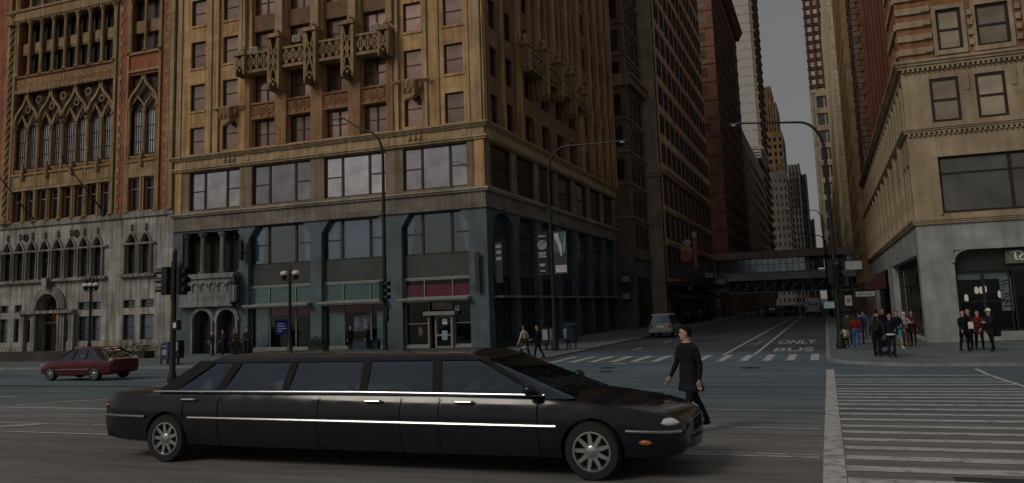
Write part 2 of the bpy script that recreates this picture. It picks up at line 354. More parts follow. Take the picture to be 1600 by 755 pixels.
f_point = lambda t: (1-abs(t)**1.7)*.97
def f_ogee(t):
    a = abs(t)
    return .97*(1-a*2.2+1.2*a*a*1.0) if a < .35 else .97*(.377/.57)*sqrt(max(0, 1-((a-.0)/1.0)**2.4))*.88
f_cham = lambda t: min(1, (1-abs(t))*2.4+.42)*.995
WC = {}
def win_mesh(style, wd, ht, fm, pm, fw=.07):
    k = (style, round(wd, 2), round(ht, 2), fm.name, pm.name, fw)
    if k in WC: return WC[k]
    f = MB(); h = wd/2; d0, d1 = -.05, .06
    f.box(-h, d0, 0, -h+fw, d1, ht); f.box(h-fw, d0, 0, h, d1, ht); f.box(-h+fw, d0, 0, h-fw, d1, fw); f.box(-h+fw, d0, ht-fw, h-fw, d1, ht)
    def v(x, z0=fw, z1=ht-fw, ww=fw): f.box(x-ww/2, d0+.004, z0, x+ww/2, d1, z1)
    def hz(z, x0=-h+fw, x1=h-fw, ww=fw*.8): f.box(x0, d0+.008, z-ww/2, x1, d1, z+ww/2)
    if style == 'sash': hz(ht*.5)
    elif style == 'double': v(0, ww=fw*1.8); hz(ht*.5, -h+fw, -fw*.9); hz(ht*.5, fw*.9, h-fw)
    elif style == 'triple':
        a = wd*.215; v(-a, ww=fw*1.7); v(a*1.05, ww=fw*1.7); hz(ht*.5, -h+fw, -a-fw); hz(ht*.5, a*1.05+fw, h-fw)
    elif style == 'shop': v(-wd*.2); v(wd*.22)
    elif style == 'grid':
        for i in range(1, 4): v(-h+wd*i/4, ww=fw*.6)
        hz(ht*.3); hz(ht*.65)
    elif style == 'cross': v(-wd*.05, ww=fw*1.3); hz(ht*.7)
    elif style == 'trans': hz(ht*.68)
    p = MB(); p.box(-h+.01, .02, .01, h-.01, .032, ht-.01)
    WC[k] = (f.mesh('window', fm), p.mesh('pane', pm)); return WC[k]
BUD = {}
def windows(fac, lst, style, fm, pm, depth=.25, fw=.07, limit=100, pname='window'):
    """lst of (u_centre, z_sill, w, h): the nearest become single window > pane parts, the surplus one 'stuff' part"""
    key = (fac.root.name, pname); used = BUD.get(key, 0); lst = sorted(lst, key=lambda q: (fac.world(q[0], q[1])-CAMP).length)
    one = lst[:max(0, limit-used)]; rest = lst[len(one):]; BUD[key] = used+len(one)
    for u, z, wd, ht in one:
        mf, mp = win_mesh(style, wd, ht, fm, pm, fw)
        o = link(pname, mf, fac.root, fac.at(u, depth, z), fac.rot); link('pane', mp, o)
    if rest:
        b = MB()
        for u, z, wd, ht in rest:
            h = wd/2; b.cur = 0
            b.box(u-h, depth-.05, z, u-h+fw, depth+.05, z+ht); b.box(u+h-fw, depth-.05, z, u+h, depth+.05, z+ht)
            b.box(u-h+fw, depth-.05, z+ht*.5-.03, u+h-fw, depth+.05, z+ht*.5+.03); b.box(u-h+fw, depth-.05, z+ht-fw, u+h-fw, depth+.05, z+ht); b.box(u-h+fw, depth-.05, z, u+h-fw, depth+.05, z+fw)
            b.cur = 1; b.poly([(u-h, depth+.02, z), (u+h, depth+.02, z), (u+h, depth+.02, z+ht), (u-h, depth+.02, z+ht)])
        struct(fac.add(b, 'window_rows', [fm, pm]), 'stuff')
def ops_of(lst): return [(u-w_/2, z, u+w_/2, z+h) for u, z, w_, h in lst]
def cornice(b, u0, u1, z0, z1, proj, steps=3, ends=True):
    for i in range(steps):
        a, c = z0+(z1-z0)*i/steps, z0+(z1-z0)*(i+1)/steps; p = proj*(.35+.65*(i+1)/steps)
        b.box(u0-(p if ends else 0), -p, a+(.002 if i else 0), u1+(p if ends else 0), .05, c)
def lattice(b, u0, u1, z0, z1, n, y=-.05, wd=.06, dp=.08):
    """carved tracery panel: crossing ribs with cusped rings"""
    s_ = (u1-u0)/n
    for i in range(n):
        a = u0+i*s_; c = a+s_
        b.bar((a, y, z0), (c, y, z1), wd, dp); b.bar((a, y+.003, z1), (c, y+.003, z0), wd, dp)
        m_ = ((a+c)/2, (z0+z1)/2); r = min(s_, z1-z0)*.3
        for k in range(8):
            p = (m_[0]+r*cos(k*pi/4), y-.004, m_[1]+r*sin(k*pi/4)); q = (m_[0]+r*cos((k+1)*pi/4), y-.004, m_[1]+r*sin((k+1)*pi/4)); b.bar(p, q, wd*.8, dp)
    for i in range(n+1): b.box(u0+i*s_-wd/2, y-dp/2-.006, z0, u0+i*s_+wd/2, y+dp/2, z1)
def column(b, u, y, z0, z1, r=.12, n=10):
    b.lathe([(r*1.7, z0), (r*1.7, z0+.1), (r*1.25, z0+.14), (r*1.05, z0+.25), (r*.92, z1-.4), (r*1.05, z1-.32), (r*1.7, z1-.12), (r*1.75, z1)], u, y, n)
def core(root, x0, y0, x1, y1, z1, mat=None, name='rear_walls', z0=0):
    b = MB(); b.box(x0, y0, z0, x1, y1, z1); return b.build(name, mat or m_black, root)

# ------------------------------------------------------------------ corner tower (terracotta on granite)
X0 = -45.55; fx = lambda X: X-X0
tower = thing('corner_tower', 'tall cream terracotta corner building on a blue-grey granite base with a carved tracery balcony', 'building', (X0, 48, 0))
F = Fac(tower, (0, 0, 0), 0.); SD = Fac(tower, (25.55, 0, 0), pi/2); TOP = 58
core(tower, 1., 5.6, 20.2, 35, 14, m_interior); core(tower, .5, .62, 24.9, 34.9, TOP-.5, m_interior, 'upper_core', 14)
m_side = stone('shaded_terracotta', (.27, .16, .085), 1.4, .62, .75, .5, .1, stain_col=(.35, .24, .15))  # darker copy of the cream terracotta, canyon shade put into its colour
rows = [14.97+3.37*k for k in range(13)]
cols = [(-43.55, 1.4), (-40.5, 1.4), (-25.13, 1.36), (-22.07, 1.4)]; cen = [(-37.5, 2.12), (-34.35, 2.12), (-31.27, 2.05), (-28.2, 2.0)]
nar, dbl, arched = [], [], []
for k, z in enumerate(rows[:5]):
    for i, (x, w_) in enumerate(cols):
        if k == 0 and i in (1, 2): arched.append((fx(x), z+.1, w_, 2.5))
        else: nar.append((fx(x), z, w_, 2.07))
    for x, w_ in cen: dbl.append((fx(x), z, w_, 2.02 if k != 2 else 2.05))
b = MB(); add_wall(b, 0, 25.55, 14.8, TOP, ops_of(nar)+ops_of(arched)+[(fx(x)-w_/2, 14.97, fx(x)+w_/2, 30.47, .62) for x, w_ in cen], .28)
for u, z, w_, h in arched: arch_fill(b, u-w_/2, u+w_/2, z+1.75, z+h, f_point, -.002, .28)
for u, z, w_, h in nar: b.box(u-w_/2-.08, -.07, z-.16, u+w_/2+.08, .1, z-.004)
F.add(b, 'upper_wall', m_cream)
windows(F, nar, 'sash', m_frame, p_warm, .22); windows(F, dbl, 'double', m_frame, p_warm, .55); windows(F, arched, 'sash', m_frame, p_warm, .26)
b = MB()                                                   # ribs and pilasters in cream
for X, z0, z1, w_, p in [(-45.3, 14.82, TOP, .45, .1), (-42.3, 14.82, TOP, .22, .12), (-41.55, 14.82, TOP, .18, .2), (-39.45, 20.5, TOP, .3, .22), (-39.05, 22.6, TOP, .22, .3),
                         (-26.65, 22.6, TOP, .22, .3), (-26.25, 14.82, TOP, .2, .24), (-24.1, 14.82, TOP, .2, .14), (-20.35, 14.82, TOP, .5, .08), (-23.2, 14.82, TOP, .15, .1), (-21.0, 14.82, TOP, .15, .08),
                         (-35.87, 22.9, TOP, .62, .4), (-32.78, 22.9, TOP, .62, .4), (-29.7, 22.9, TOP, .62, .4)]:
    b.box(fx(X)-w_/2, -p, z0, fx(X)+w_/2, .05, z1)
F.add(b, 'pilasters', m_cream_trim)
b = MB()
for X, w_ in ((-38.88, .5), (-35.9, .98), (-32.82, .98), (-29.72, .98), (-26.9, .5)): b.box(fx(X)-w_/2, -.1, 14.82, fx(X)+w_/2, .05, 20.4)
F.add(b, 'brown_piers', m_brownpier)
m_sp = flat('spandrel_terracotta', (.17, .095, .05), .8, 0, .3, 3, bump=.4)
for x, w_ in cen:
    u = fx(x); b = MB(); b.box(u-w_/2+.004, .1, 17.03, u+w_/2-.004, .6, 18.33)
    lattice(b, u-w_/2+.05, u+w_/2-.05, 17.2, 18.15, 3, .08, .07, .06); b.box(u-w_/2+.002, -.02, 18.17, u+w_/2-.002, .12, 18.3); b.box(u-w_/2+.002, -.02, 17.06, u+w_/2-.002, .12, 17.18)
    F.add(b, 'spandrel', m_brownpier)
    
    for za, zb in ((20.38, 21.72), (23.8, 25.05), (27.12, 28.4)): b = MB(); b.box(u-w_/2+.004, .2, za, u+w_/2-.004, .6, zb); F.add(b, 'spandrel', m_sp)
b = MB(); ub0, ub1 = fx(-38.75), fx(-27.0)                 # tracery balcony across the four centre bays
b.box(ub0, -.75, 20.38, ub1, .05, 20.55); b.box(ub0, -.78, 21.75, ub1, -.6, 21.9); b.box(ub0, -.70, 20.55, ub1, -.62, 20.62)
for x, w_ in cen: lattice(b, fx(x)-w_/2-.1, fx(x)+w_/2+.1, 20.6, 21.76, 4, -.69, .075, .1)
F.add(b, 'balcony', m_tan)
for X, zt, zb, w_ in ((-38.85, 22.0, 20.2, .7), (-35.87, 22.95, 18.75, .85), (-32.78, 22.95, 18.85, .85), (-29.7, 22.95, 18.85, .85), (-26.85, 22.1, 20.0, .7)):
    u = fx(X); b = MB(); h = w_/2
    for sg in (-1, 1): b.box(u+sg*h-.09, -1.0, zb+.25, u+sg*h+.09, -.05, zt-.3)
    lattice(b, u-h+.1, u+h-.1, zb+.5, zt-.35, 1, -.93, .09, .1); n_ = int((zt-zb-.9)/.7)
    for k in range(n_): b.bar((u-h+.1, -.95, zb+.5+k*.7), (u, -.95, zb+.85+k*.7), .09, .1); b.bar((u+h-.1, -.95, zb+.5+k*.7), (u, -.95, zb+.85+k*.7), .09, .1)
    b.box(u-h-.16, -1.1, zt-.3, u+h+.16, .05, zt-.16); b.box(u-h-.08, -1.05, zt-.16, u+h+.08, .05, zt)
    b.lathe([(.28, zt), (.2, zt+.2), (.24, zt+.28), (.05, zt+.5)], u, -.55, 8)
    for sg in (-1, 1): b.prism([(u+sg*h-.1, zb+.28), (u+sg*h+.1, zb+.28), (u+sg*h, zb)], -1.0, -.1)
    b.prism([(u-.12, zb+.5), (u+.12, zb+.5), (u, zb+.25)], -1.0, -.7)
    F.add(b, 'pendant', m_tan)
for X in (-40.5, -25.13):                                  # hood over each arched window
    u = fx(X); b = MB(); b.tube([(u-1.4, -.25, 18.15), (u-.7, -.3, 18.22), (u+.7, -.3, 18.22), (u+1.4, -.25, 18.15)], .09, 8)
    b.box(u-.5, -.55, 17.3, u+.5, 0, 18.15); lattice(b, u-.42, u+.42, 17.35, 18.1, 2, -.6, .07, .1)
    b.prism([(u-.5, 17.3), (u+.5, 17.3), (u+.2, 16.95), (u-.2, 16.95)], -.5, 0)
    b.ball((u, -.45, 16.95), (.25, .2, .22)); b.ball((u-.62, -.2, 17.75), (.16, .15, .3)); b.ball((u+.62, -.2, 17.75), (.16, .15, .3))
    F.add(b, 'window_hood', m_tan)
b = MB(); cornice(b, 0, 25.55, 14.5, 14.82, .42); b.box(-.03, -.12, 13.95, 25.58, .05, 14.5); cornice(b, 0, 25.55, 13.68, 13.95, .25, 2)
for X in (-40.4, -25.0): 
    for k in range(3): b.ball((fx(X)-.4+.4*k, -.18, 14.2), (.14, .12, .24), 8, 5)
for k in range(9): b.box(.8+k*2.9, -.16, 14.0, 1.15+k*2.9, -.1, 14.45)
F.add(b, 'belt_course', m_cream_trim)
tri = [(fx((a+c)/2), 10.68, c-a, 2.9) for a, c in ((-44.2, -39.54), (-38.45, -33.39), (-32.27, -27.35), (-26.0, -21.27))]
b = MB(); add_wall(b, 0, 25.55, 10.48, 13.7, ops_of(tri), .3); F.add(b, 'third_floor_wall', m_tawny)
for X in (-45.3, -20.45): b = MB(); b.box(fx(X)-.25, -.06, 10.5, fx(X)+.4 if X < -40 else fx(X)+.44, .04, 13.68); F.add(b, 'corner_pier', m_cream)
windows(F, tri, 'triple', m_dark, p_sky, .24, .1)
b = MB(); cornice(b, 0, 25.55, 10.25, 10.5, .3, 2); F.add(b, 'sill_course', m_sill)
b = MB(); b.box(0, -.06, 9.35, 25.55, .05, 10.25); b.box(-.08, -.14, 9.18, 25.6, .05, 9.35); F.add(b, 'frieze', m_frieze)
shops = [(-38.7, -33.4), (-32.5, -27.4), (-26.2, -21.3)]
b = MB(); so_ = [(fx(a), .12, fx(c), 9.16, .5) for a, c in shops]
eo = [(fx(-44.75), 5.92, fx(-39.5), 9.0, .9), (fx(-43.5), .12, fx(-41.85), 3.3, .9), (fx(-41.3), .12, fx(-39.65), 3.3, .9)]
add_wall(b, 0, 25.55, 0, 9.2, so_+eo)
for a, c in shops: arch_fill(b, fx(a), fx(c), 7.6, 9.16, f_cham, .0, .5, 40)
for o in eo[1:]: arch_fill(b, o[0], o[2], 2.45, 3.3, f_round, 0, .6)
F.add(b, 'granite_base', m_granite)
b = MB()                                                   # carved entrance panel, arcade columns and double-arch mouldings
b.box(fx(-44.6), -.35, 3.7, fx(-39.55), .04, 5.55); b.box(fx(-44.8), -.5, 5.55, fx(-39.4), .04, 5.9); b.box(fx(-44.7), -.42, 3.5, fx(-39.5), .04, 3.7)
for k in range(6):
    u = fx(-44.2)+k*.78
    for i in range(8):
        a0, a1 = pi*i/8, pi*(i+1)/8; b.bar((u+.3-.3*cos(a0), -.4, 4.95+.3*sin(a0)), (u+.3-.3*cos(a1), -.4, 4.95+.3*sin(a1)), .07, .12)
    b.box(u-.03, -.44, 4.6, u+.05, -.34, 4.95)
for k in range(9): b.box(fx(-43.5)+k*.36, -.385, 4.0, fx(-43.5)+k*.36+.2, -.34, 4.25)
for o in eo[1:]:
    u = (o[0]+o[2])/2
    for r, wd, dp in ((.92, .16, .3), (1.06, .12, .2)):
        for i in range(14):
            a0, a1 = pi*i/14, pi*(i+1)/14; b.bar((u-r*cos(a0), -.06, 2.42+r*sin(a0)), (u-r*cos(a1), -.06, 2.42+r*sin(a1)), wd, dp)
        if r < 1: b.box(u-r-.08, -.21, .12, u-r+.08, .04, 2.42); b.box(u+r-.08, -.21, .12, u+r+.08, .04, 2.42)
F.add(b, 'entrance_stonework', stone('entrance_limestone', (.27, .29, .31), 1.6, .7, .8, .5, .1))
b = MB()
for X in (-43.05, -41.25): column(b, fx(X), .3, 5.95, 8.95, .2)
for X in (-44.7, -39.6): column(b, fx(X), .4, 5.95, 8.95, .18)
F.add(b, 'loggia_columns', stone('loggia_stone', (.22, .22, .21), 3, 3, .9, .6))
b = MB(); b.box(fx(-44.8), .9, 5.9, fx(-39.4), .95, 9.1); b.box(fx(-43.6), .9, .1, fx(-41.8), .95, 3.4); b.box(fx(-41.4), .9, .1, fx(-39.6), .95, 3.4); F.add(b, 'dark_recess', m_black)
for a, c in ((-43.5, -41.85), (-41.3, -39.65)):
    b = MB(); u0, u1 = fx(a)+.02, fx(c)-.02
    for x in (u0, (u0+u1)/2-.05, u1-.1): b.box(x, .6, .14, x+.1, .68, 2.3)
    for z in (.14, 1.15, 2.25): b.box(u0, .605, z, u1, .675, z+.1)
    for i in range(5): b.bar(((u0+u1)/2, .64, 2.3), ((u0+u1)/2+.8*cos(pi*(i+.5)/5), .64, 2.3+.8*sin(pi*(i+.5)/5)), .04, .05)
    d = F.add(b, 'entrance_door', m_iron); q = MB(); q.box(u0+.05, .63, .2, u1-.05, .65, 3.0); q.build('pane', p_dark, d)
def room(fac, u0, u1, z0, z1, y0, y1, mat, name='shop_interior'):
    b = MB()
    b.poly([(u0, y1, z0), (u1, y1, z0), (u1, y1, z1), (u0, y1, z1)]); b.poly([(u0, y0, z0), (u0, y1, z0), (u0, y1, z1), (u0, y0, z1)])
    b.poly([(u1, y0, z0), (u1, y0, z1), (u1, y1, z1), (u1, y1, z0)]); b.poly([(u0, y0, z0), (u1, y0, z0), (u1, y1, z0), (u0, y1, z0)]); b.poly([(u0, y0, z1), (u0, y1, z1), (u1, y1, z1), (u1, y0, z1)])
    return fac.add(b, name, mat)
m_slate = stone('slate_panel', (.05, .062, .068), 1.7, 3, .6, .2, .1, .5)
m_canopy = flat('canopy_metal', (.24, .25, .24), .5, .2)
m_curt = flat('net_curtain', (.85, .86, .86), .9, 0, .1, 3)
m_teal = flat('pale_teal', (.34, .52, .48), .8); m_red = flat('crimson_panel', (.34, .03, .05), .7); m_gwall = flat('pale_panel_wall', (.5, .6, .6), .8)  # teal and pale wall tones lifted to carry the shops' indoor light
def curtain(fac, u0, u1, z0, z1, y, lean=0.):
    b = MB(); n = 14; pr = None
    for i in range(n+1):
        t = i/n; u = u0+(u1-u0)*t; yy = y+.05*sin(t*pi*7); p = ((u, yy, z1), (u+lean*(1-t if lean > 0 else t), yy, z0))
        if pr: b.poly([pr[0], p[0], p[1], pr[1]])
        pr = p
    return fac.add(b, 'curtain', m_curt)
for i, (a, c) in enumerate(shops):
    u0, u1 = fx(a), fx(c); um = (u0+u1)/2
    windows(F, [(um, 6.34, c-a-.02, 2.8)], 'triple', m_dark, g_mez, .42, .1)
    b = MB(); b.box(u0+.003, .36, 4.85, u1-.003, .49, 6.33); F.add(b, 'slate_spandrel', m_slate)
    b = MB(); b.box(u0-.08, -.55, 3.36, u1+.08, .45, 3.5); b.box(u0-.04, -.45, 3.26, u1+.04, .4, 3.36); b.box(u0, .3, 4.74, u1, .45, 4.85); F.add(b, 'canopy', m_canopy)
    windows(F, [(um, 3.52, c-a-.02, 1.2)], 'shop', m_canopy, g_shop, .38, .06, pname='transom_window')
    room(F, u0+.02, u1-.02, 6.3, 9.2, .52, 3.5, flat('mezzanine_room', (.07, .12, .16), .9), 'mezzanine_interior')
    room(F, u0+.02, u1-.02, .16, 4.83, .52, 5., m_interior)
    wide = (c-a)
    if i == 0:
        curtain(F, u0+.15, u0+1.05, 6.4, 9.0, .62, -.25); curtain(F, u1-1.05, u1-.15, 6.4, 9.0, .62, .25)
        b = MB(); b.box(u0+.04, .45, 3.52, u1-.04, .48, 4.7); F.add(b, 'window_sheet', m_teal)  # teal sheet paints the glow of the lit transom
        b = MB(); b.box(u0+.2, .6, .2, u0+1.3, .7, 3.3); F.add(b, 'display_wall', m_gwall)
        b = MB(); b.box(u0+1.35, .52, 2.7, u1-.05, .56, 3.3); F.add(b, 'valance', m_red)
        windows(F, [(um, .42, wide-.02, 2.82)], 'shop', m_canopy, g_shop, .45, .06, pname='shop_window')
    elif i == 1:
        for q in (.15, 1.4, 2.3, 3.2): curtain(F, u0+q, u0+q+(.9 if q != 3.2 else 1.6), 6.4, 9.0, .62)
        b = MB(); b.box(u0+.04, .45, 3.52, u1-.04, .48, 4.7); F.add(b, 'window_sheet', m_teal)  # transom's teal glow put into this sheet's colour
        b = MB(); b.box(u0+.2, .6, .2, u0+1.5, .7, 2.9); b.box(u1-1.1, .6, .2, u1-.25, .7, 2.9); F.add(b, 'display_wall', m_gwall)
        b = MB(); b.box(u0+.1, .52, 2.75, u1-.05, .56, 3.3); F.add(b, 'valance', m_red)
        windows(F, [(um, .42, wide-.02, 2.82)], 'shop', m_canopy, g_shop, .45, .06, pname='shop_window')
    else:
        curtain(F, u0+.15, u0+.75, 6.4, 9.0, .62, -.35); curtain(F, u1-.95, u1-.15, 6.4, 9.0, .62, .55)
        b = MB(); b.box(u0+.04, .45, 3.52, u1-.04, .48, 4.36); F.add(b, 'sign_band', flat('plum_sign_band', (.55, .05, .13), .6))
        b = MB(); dx0, dx1 = fx(-24.3), fx(-22.75)
        b.box(dx0-.12, .1, .14, dx0, .5, 2.6); b.box(dx1, .1, .14, dx1+.12, .5, 2.6); b.box(dx0-.35, -.1, 2.35, dx1+.35, .5, 2.6); b.box(dx0+.3, .3, .14, dx0+.42, .36, 2.35); b.box(dx1-.12, .3, .14, dx1, .36, 2.35); b.box(dx0+.42, .305, 1.0, dx1-.12, .355, 1.12); b.box(dx0+.42, .305, .14, dx1-.12, .355, .35); b.box(dx0+.42, .305, 2.2, dx1-.12, .355, 2.35)
        d = F.add(b, 'shop_door', flat('grey_door_frame', (.2, .21, .19), .5)); q = MB(); q.box(dx0+.43, .325, .3, dx1-.13, .335, 2.3); q.build('pane', g_shop, d); q = MB(); q.tube([(dx0+.55, .28, .9), (dx0+.55, .24, .95), (dx0+.55, .24, 1.3), (dx0+.55, .28, 1.35)], .02, 6); q.build('handle', m_canopy, d)
        windows(F, [((u0+dx0-.12)/2, .42, dx0-.14-u0, 2.82), ((u1+dx1+.12)/2, .42, u1-dx1-.14, 2.82)], 'sash', m_canopy, g_shop, .45, .06, pname='shop_window')
        b = MB(); b.box(dx1-1.5, .44, 2.7, dx1, .46, 3.2); F.add(b, 'fanlight', p_dark)
    b = MB(); b.box(u0, .25, .12, u1 if i < 2 else fx(-24.45), .5, .42)
    if i == 2: b.box(fx(-22.6), .25, .12, u1, .5, .42)
    F.add(b, 'shop_sill', m_canopy)
# side of the tower along the cross street
L = 35.4
sn, sdl = [], []
for k, z in enumerate(rows[:8]):
    for u, w_ in ((2., 1.25), (5.0, 1.25), (25.2, 1.15), (28.2, 1.15), (31.2, 1.15), (33.9, 1.1)): sn.append((u, z, w_, 2.07))
    for u in (9.2, 13.1, 16.9, 20.6): sdl.append((u, z, 2.0, 2.05))
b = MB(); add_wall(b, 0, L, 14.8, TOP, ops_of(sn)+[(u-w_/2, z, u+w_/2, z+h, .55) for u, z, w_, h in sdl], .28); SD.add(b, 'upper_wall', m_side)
windows(SD, sn, 'sash', m_frame, p_dark, .22); windows(SD, sdl, 'double', m_frame, p_dark, .5)
b = MB()
for u, w_, p, z0 in [(.25, .5, .08, 14.82), (3.5, .3, .2, 14.82), (6.6, .35, .35, 14.82), (11.15, .6, .4, 22.9), (15., .6, .4, 22.9), (18.75, .6, .4, 22.9), (22.6, .5, .35, 14.82), (23.9, .25, .2, 14.82), (26.7, .45, .3, 14.82), (29.7, .45, .3, 14.82), (32.6, .4, .3, 14.82), (35.1, .5, .4, 14.82), (9.2, .14, .3, 22.9), (13.1, .14, .3, 22.9), (16.9, .14, .3, 22.9), (20.6, .14, .3, 22.9)]:
    b.box(u-w_/2, -p, z0, u+w_/2, .05, TOP)
SD.add(b, 'pilasters', m_cream)
b = MB(); b.box(7, -.7, 20.4, 22.4, .05, 20.55); b.box(7, -.74, 21.75, 22.4, -.58, 21.9)
for u in (9.2, 13.1, 16.9, 20.6): lattice(b, u-1.5, u+1.5, 20.6, 21.76, 4, -.66, .08, .1)
SD.add(b, 'balcony', m_tan)
for u, zt, zb in ((6.9, 22.1, 20.0), (11.15, 22.95, 18.8), (15, 22.95, 19.6), (18.75, 22.95, 18.9), (22.5, 22.1, 20.1)):
    b = MB(); b.box(u-.35, -1.0, zb+.3, u+.35, -.05, zt-.3); b.box(u-.5, -1.1, zt-.3, u+.5, .05, zt-.12); b.lathe([(.34, zt-.12), (.22, zt+.25), (.28, zt+.35), (.04, zt+.8)], u, -.6, 8); b.prism([(u-.35, zb+.3), (u+.35, zb+.3), (u, zb-.1)], -.98, -.08)
    SD.add(b, 'pendant', m_tan)
b = MB(); cornice(b, .02, L, 14.5, 14.815, .4, 3, False); b.box(.07, -.12, 13.95, L, .05, 14.5); cornice(b, .02, L, 13.68, 13.95, .24, 2, False)
for k in range(12): b.box(1.2+k*2.9, -.18, 14.0, 1.7+k*2.9, -.1, 14.45)
SD.add(b, 'belt_course', m_cream_trim)
bays = [1.0+4.88*k for k in range(7)]
tri = [(u+1.95, 10.68, 3.9, 2.9) for u in bays]
b = MB(); add_wall(b, 0, L, 10.48, 13.7, ops_of(tri), .3); SD.add(b, 'third_floor_wall', m_tawny); windows(SD, tri, 'triple', m_dark, p_dark, .24, .1)
b = MB(); cornice(b, .02, L, 10.25, 10.496, .28, 2, False); SD.add(b, 'sill_course', m_sill)
b = MB(); b.box(.07, -.055, 9.35, L, .05, 10.25); b.box(.1, -.13, 9.185, L, .05, 9.35); SD.add(b, 'frieze', m_frieze)
b = MB(); add_wall(b, 0, L, 0, 9.2, [(u, .12, u+3.9, 9.1, .5) for u in bays])
for u in bays: arch_fill(b, u, u+3.9, 7.6, 9.1, f_cham if u > 2 else f_round, 0, .5, 30)
SD.add(b, 'granite_base', m_granite)
windows(SD, [(u+1.95, 6.34, 3.88, 2.74) for u in bays], 'triple', m_dark, p_cool, .42, .1)
windows(SD, [(u+1.95, .42, 3.88, 2.85) for u in bays], 'shop', m_dark, pane_mat('shopfront_glass', (.10, .14, .14), .6, .05), .45, .07, pname='shop_window')
windows(SD, [(u+1.95, 3.5, 3.88, 1.25) for u in bays], 'shop', m_dark, p_dark, .45, .07, pname='transom_window')
for u in bays:
    b = MB(); b.box(u+.003, .36, 4.78, u+3.897, .49, 6.33); SD.add(b, 'slate_spandrel', m_slate); b = MB(); b.box(u, .3, .12, u+3.9, .5, .42); SD.add(b, 'shop_sill', m_slate)
    b = MB(); b.box(u-.1, -.6, 3.34, u+4., .4, 3.48); SD.add(b, 'canopy', m_canopy)

# ------------------------------------------------------------------ gothic club building on the left
K0 = -74.; kx = lambda X: X-K0
club = thing('gothic_club_building', 'red brick and tan stone venetian gothic building with ogee arches above a weathered limestone base', 'building', (K0, 48.02, 0))
G = Fac(club, (0, 0, 0), 0.); W = kx(-45.62); HT = 44
core(club, .2, .9, W-.02, 34, HT-.3, m_interior)
wx0, wx1 = -62.95, -51.95
low = [(kx(-63.13-1.418*2+1.418*i), 6.26, .95, 3.05) for i in range(10)]; lo2 = [(kx(-49.72), 6.26, 1.0, 3.05), (kx(-48.3), 6.26, 1.0, 3.05)]
gw = []
for a, c in ((-66.8, -65.8), (-65.4, -64.5), (-63.7, -62.75), (-62.05, -61.2), (-55.09, -53.9), (-53.67, -52.7), (-50.45, -49.25), (-48.72, -47.4)):
    gw.append((kx((a+c)/2), 1.25, c-a, 1.9)); gw.append((kx((a+c)/2), 3.66, c-a, .6))
for a, c in ((-60.66, -59.95), (-56.35, -55.65)): gw.append((kx((a+c)/2), 1.25, c-a, 1.75))
door = (kx(-59.35), .12, kx(-56.95), 5.1)
b = MB(); add_wall(b, 0, W, 0, 10.95, ops_of(low)+ops_of(lo2)+ops_of(gw)+[door+(.8,)], .3)
for u, z, w_, h in low+lo2: arch_fill(b, u-w_/2, u+w_/2, z+2.3, z+h, f_point, 0, .3)
arch_fill(b, door[0], door[2], 3.9, 5.1, f_round, 0, .8)
G.add(b, 'limestone_base', m_lime)
windows(G, low+lo2, 'sash', m_frame, p_dark, .26); windows(G, gw, 'sash', m_frame, p_cool, .26)
b = MB()                                                   # hood moulds, finials, sills, roundels, portal mouldings
for u, z, w_, h in low+lo2:
    pr = None
    for i in range(13):
        t = -1+2*i/12; p = (u+t*(w_/2+.1), -.05, z+2.3+(h-2.3+.12)*f_point(t)+.02)
        if pr: b.bar(pr, p, .14, .16)
        pr = p
    b.lathe([(.05, z+h+.05), (.05, z+h+.3), (.15, z+h+.42), (.05, z+h+.55), (.13, z+h+.65), (.02, z+h+.85)], u, -.08, 6)
    for sg in (-1, 1): column(b, u+sg*(w_/2+.11), -.1, z-.1, z+2.35, .08, 8)
b.box(kx(-66.8), -.3, 6.0, kx(-52.1), .05, 6.2); b.box(kx(-50.7), -.3, 6.0, kx(-47.25), .05, 6.2); b.box(kx(-66.8), -.2, 8.5, kx(-52.1), .02, 8.62); b.box(kx(-50.7), -.2, 8.5, kx(-47.3), .02, 8.62)
u = kx(-58.15)
for r, wd, dp in ((1.3, .2, .5), (1.52, .2, .36), (1.74, .18, .24)):
    for i in range(18):
        a0, a1 = pi*i/18, pi*(i+1)/18; b.bar((u-r*cos(a0), -.06, 3.85+r*sin(a0)), (u-r*cos(a1), -.06, 3.85+r*sin(a1)), wd, dp)
    for sg in (-1, 1): b.box(u+sg*r-wd/2, -.06-dp/2, .12, u+sg*r+wd/2, .04, 3.45)
b.box(kx(-61.1), -.5, 3.48, kx(-55.2), .04, 3.72); b.box(kx(-58.4), -.6, 5.55, kx(-57.9), -.05, 6.3)
for sg in (-2.7, 2.7): b.box(u+sg-.25, -.3, .12, u+sg+.25, .04, 3.48)
b.box(0, -.12, 0.1, door[0]-1.4, .04, .85); b.box(door[2]+1.4, -.12, 0.1, W, .04, .85); b.box(0, -.15, 10.6, W, .04, 10.97)
G.add(b, 'carved_stonework', stone('carved_grey_stone', (.33, .325, .31), 1.2, .8, .8, .9, .1, stain_col=(.3, .3, .3)))
b = MB()
for X in (-61.1, -55.5): b.lathe([(.02, -.06), (.3, -.06), (.3, .02), (.02, .02)], 0, 0, 14); 
b2 = MB()
for X in (-61.1, -55.5):
    for i in range(12): b2.bar((kx(X)+.22*cos(i*pi/6), -.04, 9.75+.22*sin(i*pi/6)), (kx(X)+.22*cos((i+1)*pi/6), -.04, 9.75+.22*sin((i+1)*pi/6)), .2, .1)
G.add(b2, 'roundels', m_dark)
b = MB(); b.box(door[0], .78, .12, door[2], .86, 5.1); d = G.add(b, 'portal_doors', flat('oak_door', (.03, .022, .016), .5))
b = MB()
for i in range(4): b.box(door[0]+.05+i*.6, .7, .14, door[0]+.5+i*.6, .76, 2.6)
